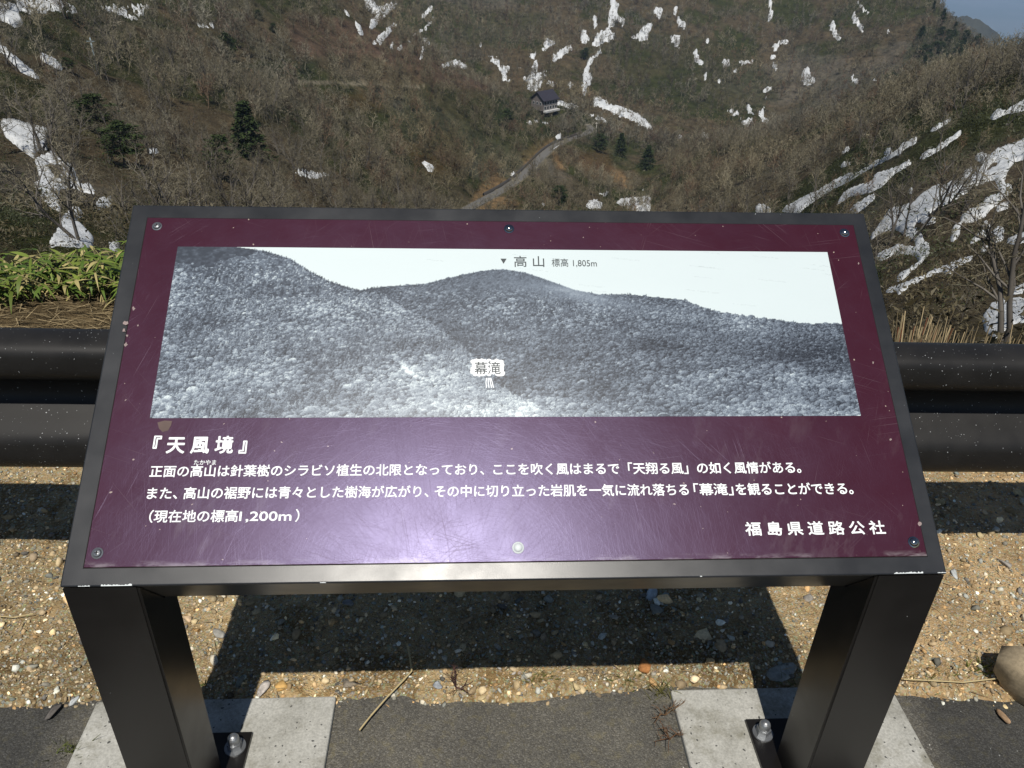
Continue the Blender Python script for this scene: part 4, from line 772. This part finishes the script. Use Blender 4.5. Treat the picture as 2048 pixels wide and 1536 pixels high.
# lettering
def text_mesh(body, space=1.0):
    cu = bpy.data.curves.new('t', 'FONT'); cu.body = body; cu.size = 1.0; cu.space_character = space; cu.resolution_u = 4; cu.fill_mode = 'FRONT'
    ob = bpy.data.objects.new('t', cu); COL.objects.link(ob); bpy.context.view_layer.update(); dg = bpy.context.evaluated_depsgraph_get(); me = bpy.data.meshes.new_from_object(ob.evaluated_get(dg)); bpy.data.objects.remove(ob); bpy.data.curves.remove(cu)
    me.calc_loop_triangles(); n = len(me.vertices); co = np.zeros(n * 3); me.vertices.foreach_get('co', co); tr = np.zeros(len(me.loop_triangles) * 3, np.int32); me.loop_triangles.foreach_get('vertices', tr); bpy.data.meshes.remove(me)
    return co.reshape(-1, 3)[:, :2], tr.reshape(-1, 3)
def lettering(name, body, xa, xb, yc_a, yc_b, hpx, parent, mat=None, offset=.017, wz=.0022, space=1.0, anchor=None):
    """ink spans picture columns xa..xb; yc is the middle of the characters, hpx the height of a full character"""
    co, tr = text_mesh(body, space); n = len(co)
    u0, v0 = bd(xa, yc_a); u1, v1 = bd(xb, yc_b); _, vt = bd(xa, yc_a - hpx / 2); _, vb = bd(xa, yc_a + hpx / 2); em = (vt - vb) / .90
    x0, x1 = co[:, 0].min(), co[:, 0].max(); t = (co[:, 0] - x0) / (x1 - x0); base = np.stack([u0 + t * (u1 - u0), v0 + t * (v1 - v0) + (co[:, 1] - .36) * em], 1); Vl, Fl = [], []
    k = 8 if offset > 0.001 else 1                # the stroke is thickened by overprinting the character round a small circle
    for i in range(k):
        a_ = i * 2 * math.pi / k; d = A([math.cos(a_), math.sin(a_)]) * offset * em if k > 1 else 0; Vl.append(np.c_[base + d, np.full(n, wz + i * 4e-6)]); Fl.append(tr + i * n)
    return mk(name, np.concatenate(Vl), np.concatenate(Fl), mat or MAT_WHITE, parent)
def line_y(x, xl, yl, xr, yr): return yl + (yr - yl) * (x - xl) / (xr - xl)
lettering('heading', '『 天 風 境 』', 308, 494, 891, 891, 33, panel, offset=.026)
for a, b, s in ((301.5, 968, '正面の高山は針葉樹のシラビソ植生の北限となっており、'), (987, 1600, 'ここを吹く風はまるで「天翔る風」の如く風情がある。')):
    lettering('text_line', s, a, b, line_y(a, 302, 944, 1605, 936), line_y(b, 302, 944, 1605, 936), 22.5, panel)
lettering('text_line', 'たかやま', 389, 433, 926, 926, 10.5, panel, offset=.008)
for a, b, s in ((296, 356, 'また、'), (369, 857, '高山の裾野には青々とした樹海が広がり、'), (870, 1376, 'その中に切り立った岩肌を一気に流れ落ちる'), (1387, 1465, '「幕滝」'), (1471, 1704, 'を観ることができる。')):
    lettering('text_line', s, a, b, line_y(a, 297, 988, 1705, 978), line_y(b, 297, 988, 1705, 978), 23, panel)
for a, b, s in ((300, 476.5, '（現在地の標高'), (480, 583.5, '1,200m'), (592, 599, '）')): lettering('text_line', s, a, b, 1034 - (a - 300) * .006, 1034 - (b - 300) * .006, 23.5, panel)
lettering('text_line', '福島県道路公社', 1490, 1768, 1059, 1056, 26, panel, offset=.021, space=1.5)
lettering('caption', '高 山', 1028, 1088, 525, 525, 21, picture, MAT_INK, .004, .0026); lettering('caption', '標高 1,805m', 1103, 1193, 527, 528, 16, picture, MAT_INK, 0, .0026)
lettering('caption_outline', '幕滝', 943, 1006, 737, 737, 29, picture, MAT_HALO, .11, .0024); lettering('caption', '幕滝', 949, 1001, 738, 738, 24, picture, MAT_INK, .006, .0027)
tri = [bd(1001, 519), bd(1013, 519), bd(1007, 529)]; mk('peak_marker', A([[u, v, .0026] for u, v in tri]), A([[0, 2, 1]]), MAT_INK, picture)
Vw, Fw = [], []
for dx in (-8, -3, 2, 6):
    pts = [(978 + dx * .6, 757), (979 + dx * .9, 766), (981 + dx * 1.0, 777)]
    for q, (x, y) in enumerate(pts):
        for s in (-.9, .9): u, v = bd(x + s, y); Vw.append((u, v, .0025))
    b0 = len(Vw) - 6; Fw += [(b0, b0 + 1, b0 + 3, b0 + 2), (b0 + 2, b0 + 3, b0 + 5, b0 + 4)]
mk('waterfall_mark', A(Vw), A(Fw), MAT_HALO, picture)
# screws
def screw(px, py, kind):
    u, v = bd(px, py); e = .0018; bm = bmesh.new(); R = .0058 if kind == 'cross' else .0062
    cyl(bm, (u, v, e), (0, 0, 1), R * 1.35, R * 1.3, .0007, 24)
    if kind == 'cross':
        cyl(bm, (u, v, e + .0007), (0, 0, 1), R, R * .72, .0022, 24)
    else:
        m = Matrix.Translation((u, v, e + .0005)) @ Matrix.Diagonal((R, R, R * .72, 1)); r = bmesh.ops.create_uvsphere(bm, u_segments=20, v_segments=12, radius=1, matrix=m)
        bmesh.ops.delete(bm, geom=[w_ for w_ in r['verts'] if w_.co.z < e], context='VERTS')
    o = on_board(from_bm('screw', bm, {'cross': MAT_ZINC, 'white': MAT_BARE_GLINT}.get(kind, MAT_CHROME), None, True)); o['label'] = {'cross': 'silver cross-head screw', 'white': 'domed screw with its highlight painted as pale colour'}.get(kind, 'dark polished dome screw')  # the white kind carries its bright highlight as a pale base colour
    if kind == 'cross':
        bm = bmesh.new(); z1 = e + .0029
        box(bm, (u - R * .5, v - R * .11, z1), (u + R * .5, v + R * .11, z1 + .0002)); box(bm, (u - R * .11, v - R * .5, z1 + .0001), (u + R * .11, v + R * .5, z1 + .0003)); from_bm('slot', bm, MAT_GAP, o)
screw(315, 454, 'cross'); screw(1018, 459, 'dome'); screw(1688, 467, 'dome'); screw(196, 1107, 'cross'); screw(1036, 1096, 'white'); screw(1826, 1085, 'dome')
# chipped paint along the lower corners and a bare spot on the panel
def flake(pts, name, mat, parent, wz):
    q = [bd(*p) for p in pts]; c = A(q).mean(0); V = [(c[0], c[1], wz)] + [(u, v, wz) for u, v in q]; n = len(q); o = mk(name, A(V), A([[0, 1 + i, 1 + (i + 1) % n] for i in range(n)]), mat, parent); 
    if parent is None: on_board(o)
def chipline(xa, xb, ya, yb, th, seed):
    rg = np.random.default_rng(seed); n = 26; xs = np.linspace(xa, xb, n); ys = np.linspace(ya, yb, n); top = [(x, y - th * rg.uniform(.2, 1)) for x, y in zip(xs, ys)]; bot = [(x, y) for x, y in zip(xs, ys)]
    V = [(*bd(*p), .0004) for p in top] + [(*bd(*p), .0004) for p in bot]; Fq = [(i, i + 1, n + i + 1, n + i) for i in range(n - 1)]; on_board(mk('chipped_paint', A(V), A(Fq), MAT_BARE_GLINT))
for a in ((202, 264, 1172.5, 1171.5, 4.2, 1), (156, 180, 1173.2, 1172.8, 2.2, 2), (1788, 1846, 1147.6, 1146.6, 4.0, 3), (640, 652, 1166, 1166, 2, 4), (1400, 1404, 1153.5, 1153.5, 2.5, 5), (1875, 1892, 1146, 1145.8, 2, 6)): chipline(*a)
rg = np.random.default_rng(4); bare = flat('worn_panel_spot', (.11, .075, .065), .7); scr = flat('scraped_panel', (.26, .2, .19), .7)
flake([(316, 846), (330, 842), (345, 843), (343, 852), (337, 862), (326, 865), (319, 858)], 'worn_spot', bare, panel, .0020)
for px, py, s in ((252, 648, 5), (249, 662, 4), (255, 672, 3), (253, 690, 4), (268, 618, 4), (277, 652, 2.2), (1745, 726, 2.5), (1716, 528, 2), (1838, 1048, 4), (1780, 880, 2.4)):
    flake([(px + s * rg.uniform(.4, 1.2) * math.cos(a), py + s * rg.uniform(.3, 1.4) * math.sin(a)) for a in np.arange(0, 6.28, .7)], 'scraped_spot', scr, panel, .0020)
# legs with base plates
def leg(x0, x1, inner):
    prof = [(0.0005, .012), (.0995, .012), (.0995, .5045), (.0600, .4748), (.0005, ZB - .0022)]; bm = bmesh.new(); vs = [[bm.verts.new((x, y, z)) for y, z in prof] for x in (x0, x1)]
    bm.faces.new(vs[0]); bm.faces.new(vs[1][::-1])
    for i in range(5): bm.faces.new((vs[0][i], vs[1][i], vs[1][(i + 1) % 5], vs[0][(i + 1) % 5]))
    bmesh.ops.recalc_face_normals(bm, faces=bm.faces); ed = [e for e in bm.edges if abs(e.verts[0].co.x - e.verts[1].co.x) < 1e-6 and abs(e.verts[0].co.z - e.verts[1].co.z) > .3]; bmesh.ops.bevel(bm, geom=ed, offset=.003, segments=3, affect='EDGES')
    l = from_bm('leg', bm, MAT_LEG, sign); bm = bmesh.new(); xa, xb = min(x0, inner), max(x1, inner); pad = .036
    if inner > x1: xa, xb = x0 - pad, x1 + pad
    else: xa, xb = x0 - pad, x1 + pad
    box(bm, (xa, -.077, .010), (xb, .171, .0185), .0012, 2); pl = from_bm('base_plate', bm, MAT_LEG, sign)
    bx = x1 + .013 if inner > x1 else x0 - .013
    for y in (.139, -.045):
        bm = bmesh.new(); cyl(bm, (bx, y, .0185), (0, 0, 1), .019, .019, .003, 28); cyl(bm, (bx, y, .0215), (0, 0, 1), .0135, .0135, .013, 6); cyl(bm, (bx, y, .0345), (0, 0, 1), .0105, .0105, .008, 20)
        r = bmesh.ops.create_uvsphere(bm, u_segments=20, v_segments=10, radius=.0105, matrix=Matrix.Translation((bx, y, .0425))); bmesh.ops.delete(bm, geom=[v for v in r['verts'] if v.co.z < .0424], context='VERTS'); from_bm('bolt', bm, MAT_ZINC, pl, False)
leg(-.5992, -.5, 0.0); leg(.5, .5992, 0.0)

# ------------------------------------------------------------------ guardrail behind the sign
def guardrail():
    e = empty('guardrail', (0, .5, 0)); tag(e, 'dark brown steel W-beam guardrail running behind the sign', 'guardrail')
    ctrl = [(.072, .640), (.070, .650), (.052, .653), (.018, .645), (.003, .632), (0, .612), (0, .590), (.010, .574), (.058, .545), (.068, .528), (.068, .508), (.058, .490), (.018, .458), (.003, .440), (0, .420), (0, .394), (.008, .376), (.040, .352), (.068, .342), (.070, .352)]
    P = A(ctrl)
    for _ in range(4):
        q = []; 
        for a, b in zip(P[:-1], P[1:]): q += [a * .75 + b * .25, a * .25 + b * .75]
        P = np.r_[P[:1], A(q), P[-1:]]
    xs = np.linspace(-7, 7, 57); t = np.gradient(P, axis=0); nrm = np.stack([t[:, 1], -t[:, 0]], 1); nrm /= np.linalg.norm(nrm, axis=1)[:, None]; loop = np.r_[P, (P + nrm * -.0032)[::-1]]
    slope = lambda x: -.0155 * (x + .82); V = np.stack([[(x, y, z + slope(x)) for y, z in loop] for x in xs]); n = len(loop); i = np.arange(len(xs) - 1)[:, None] * n; j = np.arange(n)[None]; j2 = (j + 1) % n
    Fq = np.stack([i + j, i + n + j, i + n + j2, i + j2], 2).reshape(-1, 4); mk('beam', V.reshape(-1, 3), Fq, MAT_RAIL, e, smooth=True)
    for x in (-4.4, -1.95, 2.05, 4.5):
        bm = bmesh.new(); cyl(bm, (x, .155, -.6), (0, 0, 1), .057, .057, 1.26 + slope(x), 24); cyl(bm, (x, .155, .66 + slope(x)), (0, 0, 1), .057, .03, .02, 24); from_bm('post', bm, MAT_RAIL, e, False)
        bm = bmesh.new(); box(bm, (x - .035, .0725, .44 + slope(x)), (x + .035, .102, .58 + slope(x)), .004); from_bm('bracket', bm, MAT_RAIL, e)
guardrail()

# ------------------------------------------------------------------ plants near the viewpoint
def blade_strip(p, d, up, L, wd, bend, n=5, shape=1):
    """a leaf as a narrow bent strip"""
    d = d / np.linalg.norm(d); s = np.cross(d, up); s /= np.linalg.norm(s) + 1e-9; u = np.cross(s, d); V = []
    for i in range(n + 1):
        t = i / n; c = p + d * L * t - A([0, 0, 1]) * bend * L * t * t; wv = wd * (math.sin(math.pi * min(1, .12 + .88 * t) ** .8) if shape else (1 - t * .85)); V += [c - s * wv, c + s * wv]
    return A(V), A([[2 * i, 2 * i + 1, 2 * i + 3, 2 * i + 2] for i in range(n)])
class Acc:
    def __init__(s): s.V, s.F, s.C, s.n = [], [], [], 0
    def add(s, V, F, c):
        if F.shape[1] == 4: F = np.concatenate([F[:, :3], F[:, [0, 2, 3]]])
        s.V.append(V); s.F.append(F + s.n); s.n += len(V); s.C.append(np.tile(A(c), (len(V), 1)))
    def obj(s, name, mat, parent=None): return mk(name, np.concatenate(s.V), np.concatenate(s.F), mat, parent, col=np.concatenate(s.C), smooth=True)
def sasa():
    rg = np.random.default_rng(31); a = Acc(); dry = Acc()
    for k in range(900):
        x = rg.uniform(-3.0, -.55); y = 2.12 + rg.random() * .85 + .10 * (vnoise(A([x * 3]), A([0.]), 4)[0] - .5); 
        gz = float(Tz(x, y)); h = max(.04, min(rg.uniform(.10, .27), CAM[2] - .352 * math.hypot(x - CAM[0], y - CAM[1]) - gz + rg.normal() * .025 - .02)); base = A([x, y, gz]); ln = rg.normal(size=2) * .10; top = base + A([ln[0], ln[1] - .05, h]); s = A([[*base, *top, .0035, .002]])
        V, Fq = tubes(s, 4); dry.add(V, Fq, A([.30, .27, .13]) * rg.uniform(.6, 1.1))
        front = y < 2.4
        for j in range(int(rg.integers(6, 11))):
            t = rg.uniform(.55 if front else .4, 1.0); p = base + (top - base) * t; an = rg.uniform(0, 6.28); d = A([math.cos(an), math.sin(an), rg.uniform(-.1, .75)])
            g = rg.random(); c = A([.055, .105, .014]) * (1 - g) + A([.155, .195, .032]) * g
            if rg.random() < .18: c = A([.34, .29, .12])
            V, Fq = blade_strip(p, d, A([rg.normal() * .3, rg.normal() * .3, 1.0]), rg.uniform(.05, .12), rg.uniform(.0035, .0085), rg.uniform(.2, .75)); a.add(V, Fq, c * rg.uniform(.75, 1.2))
        for j in range(3 if front else 1):
            t = rg.uniform(.0, .5); p = base + (top - base) * t; an = rg.uniform(0, 6.28); d = A([math.cos(an), math.sin(an), rg.uniform(-.5, .6)]); V, Fq = blade_strip(p, d, A([0, 0, 1.0]), rg.uniform(.07, .16), rg.uniform(.002, .006), rg.uniform(.2, .9)); dry.add(V, Fq, A([.33, .27, .12]) * rg.uniform(.55, 1.2))
    o = a.obj('bamboo_grass', MAT_LEAF); tag(o, 'bright green dwarf bamboo thicket beyond the guardrail at left', 'bamboo grass', None, 'stuff')
    for k in range(2600):
        x = rg.uniform(-3.4, -.4); y = rg.uniform(1.62, 2.45); p = A([x, y, max(float(Tz(x, y)), float(dirt_h(A([x]), A([y]))[0])) + rg.uniform(.003, .02)]); an = rg.normal() * .9 + (0 if rg.random() < .5 else 3.14); d = A([math.cos(an), math.sin(an) * .6, rg.uniform(-.02, .10)])
        V, Fq = blade_strip(p, d, A([0, 0, 1.0]), rg.uniform(.04, .17), rg.uniform(.0008, .0024), rg.uniform(0, .15), 3, 0); dry.add(V, Fq, A([.33, .255, .14]) * rg.uniform(.4, 1.15))
    for k in range(230):
        x = rg.uniform(-1.5, 1.5); y = float(edge_y(A([x]))[0]) + .01 + rg.random() ** 1.6 * .6; p = A([x, y, float(dirt_h(A([x]), A([y]))[0]) + rg.uniform(.002, .008)]); an = rg.uniform(0, 6.28); d = A([math.cos(an), math.sin(an), rg.uniform(-.02, .12)])
        V, Fq = blade_strip(p, d, A([0, 0, 1.0]), rg.uniform(.012, .06), rg.uniform(.0006, .0016), rg.uniform(0, .2), 3, 0); dry.add(V, Fq, A([.36, .27, .15]) * rg.uniform(.3, 1.1))
    o = dry.obj('straw_litter', MAT_STRAW); tag(o, 'dead straw and dry stalks lying below the dwarf bamboo and on the dirt', 'straw', None, 'stuff')
sasa()
def stubble():
    rg = np.random.default_rng(12); a = Acc()
    def stalk(px, py, top, wd, c):
        v = ray(px, py); k = 2.35 + rg.uniform(-.15, .25); q = CAM + v * k / np.hypot(v[0], v[1]); hh = (py - top) / F_PX * k * 1.1; b = q - A([0, 0, .25]); t = q + A([rg.normal() * .42 * hh, rg.normal() * .03, hh * rg.uniform(.6, 1.25)]); V, Fq = tubes(A([[*b, *t, wd, wd * .7]]), 5); a.add(V, Fq, c)
    for k in range(125):
        g = rg.random(); px = rg.normal(1848, 34) if g < .72 else rg.uniform(1770, 2080); 
        stalk(px, 690, 690 - abs(rg.normal(34, 12)) * (1 if g < .72 else .6), rg.uniform(.0006, .0023), A([.40, .32, .19]) * rg.uniform(.4, 1.4))
    for k in range(8): stalk(rg.uniform(1790, 1900), 690, 690 - rg.uniform(20, 60), .0018, A([.22, .09, .05]))
    o = a.obj('dry_stubble', MAT_STRAW); tag(o, 'clump of cut dry reed stalks standing behind the right stretch of guardrail', 'dry grass', None, 'stuff')
stubble()
def tuft(px, py, n, h, c, label, name='grass_tuft', spread=.02):
    p = ground(px, py); p[2] = max(0.0, float(dirt_h(p[:1], p[1:2])[0])) - .003; rg = np.random.default_rng(int(px)); a = Acc()
    for k in range(n):
        an = rg.uniform(0, 6.28); d = A([math.cos(an) * rg.uniform(.15, .9), math.sin(an) * rg.uniform(.15, .9), 1.0]); b = A([rg.normal() * spread, rg.normal() * spread * .5, 0]); V, Fq = blade_strip(b, d, A([math.sin(an), -math.cos(an), .2]), h * rg.uniform(.5, 1.2), rg.uniform(.0007, .0015), rg.uniform(.1, .7), 4, 0); a.add(V, Fq, A(c) * rg.uniform(.6, 1.35))
    o = a.obj(name, MAT_LEAF); o.location = tuple(p); tag(o, label, 'grass tuft')
GR, DRY = (.11, .13, .035), (.26, .21, .10)
tuft(140, 1500, 34, .045, GR, 'green grass tuft by the outer edge of the left footing', spread=.015)
tuft(410, 1372, 16, .05, GR, 'thin grass tuft in shade behind the left footing', spread=.008)
tuft(1075, 1362, 24, .05, (.17, .17, .05), 'sparse yellow-green grass tuft in the middle of the lit dirt')
tuft(1250, 1366, 26, .05, (.13, .15, .04), 'sparse grass tuft left of the right footing corner')
tuft(1322, 1385, 30, .07, (.16, .15, .05), 'taller grass blades at the corner of the right footing', spread=.014)
tuft(1582, 1366, 14, .06, GR, 'dark grass tuft in the leg shadow behind the right footing')
tuft(1860, 1352, 80, .035, (.19, .18, .06), 'low wide grass mat right of the right leg', spread=.045)
tuft(1960, 1345, 46, .05, (.14, .17, .03), 'bright green grass tuft left of the boulder', spread=.03)
tuft(745, 1372, 18, .035, (.22, .19, .08), 'short dry grass tuft beside the long straw', spread=.02)
def twigplant(px, py, label, c, h, seed, name, fan):
    p = ground(px, py); p[2] = max(0.0, float(dirt_h(p[:1], p[1:2])[0])); rg = np.random.default_rng(seed); S = []
    def br(q, d, L, r, l):
        e = q + d * L; S.append(np.r_[q, e, r, r * .6])
        if l < 3:
            for k in range(3 if l == 0 else 2): nd = d + rg.normal(size=3) * fan; nd /= np.linalg.norm(nd); br(q + d * L * rg.uniform(.5, 1), nd, L * rg.uniform(.55, .85), r * .65, l + 1)
    for k in range(3): d = A([rg.normal() * .5, rg.normal() * .4, 1.0]); br(A([0., 0, 0]), d / np.linalg.norm(d), h * .45, .0016, 0)
    V, Fq = tubes(A(S), 4); o = mk(name, V, Fq, MAT_STRAW, col=A(c)); o.location = tuple(p); tag(o, label, 'weed')
twigplant(912, 1378, 'small reddish-brown weed sprouting from the lit dirt', (.085, .045, .04), .06, 3, 'withered_weed', .55)
twigplant(1340, 1478, 'brown withered weed beside the left edge of the right footing', (.14, .075, .04), .05, 5, 'withered_weed', .9)
twigplant(1330, 1430, 'thin reddish creeping stem along the right footing edge', (.15, .09, .05), .05, 8, 'withered_weed', .5)
def straw(pts, wd, label, z=.012):
    P = [ground(*p) for p in pts]; S = []
    for i, q in enumerate(P): q[2] = max(0, float(dirt_h(q[:1], q[1:2])[0])) + z
    for a_, b_ in zip(P[:-1], P[1:]): S.append(np.r_[a_, b_, wd, wd * .85])
    V, Fq = tubes(A(S), 6); o = mk('straw_stalk', V, Fq, MAT_STRAW, col=A([.46, .37, .20])); tag(o, label, 'straw')
straw([(720, 1468), (742, 1440), (775, 1402), (805, 1372), (824, 1350), (820, 1322), (815, 1298)], .0019, 'long bent pale straw lying from the asphalt into the dirt')
straw([(1802, 1370), (1850, 1374), (1920, 1377), (1990, 1372)], .0015, 'long thin straw lying across the dirt toward the boulder')
straw([(0, 1244), (30, 1246), (72, 1242)], .0012, 'short straw on the dirt at the left picture edge')

# ------------------------------------------------------------------ haze: still air, one even volume round the whole place
HZ = M('valley_air'); nt = HZ.t; nt.nodes.remove(HZ.b); vol = nt.nodes.new('ShaderNodeVolumePrincipled'); vol.inputs['Color'].default_value = (.50, .70, 1.0, 1); vol.inputs['Density'].default_value = 1.05e-4; vol.inputs['Anisotropy'].default_value = 0.0
nt.links.new(vol.outputs['Volume'], nt.nodes['Material Output'].inputs['Volume'])
bm = bmesh.new(); box(bm, (-3000, -60, -1200), (17000, 23000, 60)); hz = from_bm('haze', bm, HZ.m); tag(hz, 'thin blue haze filling the valley air', None, None, 'stuff')
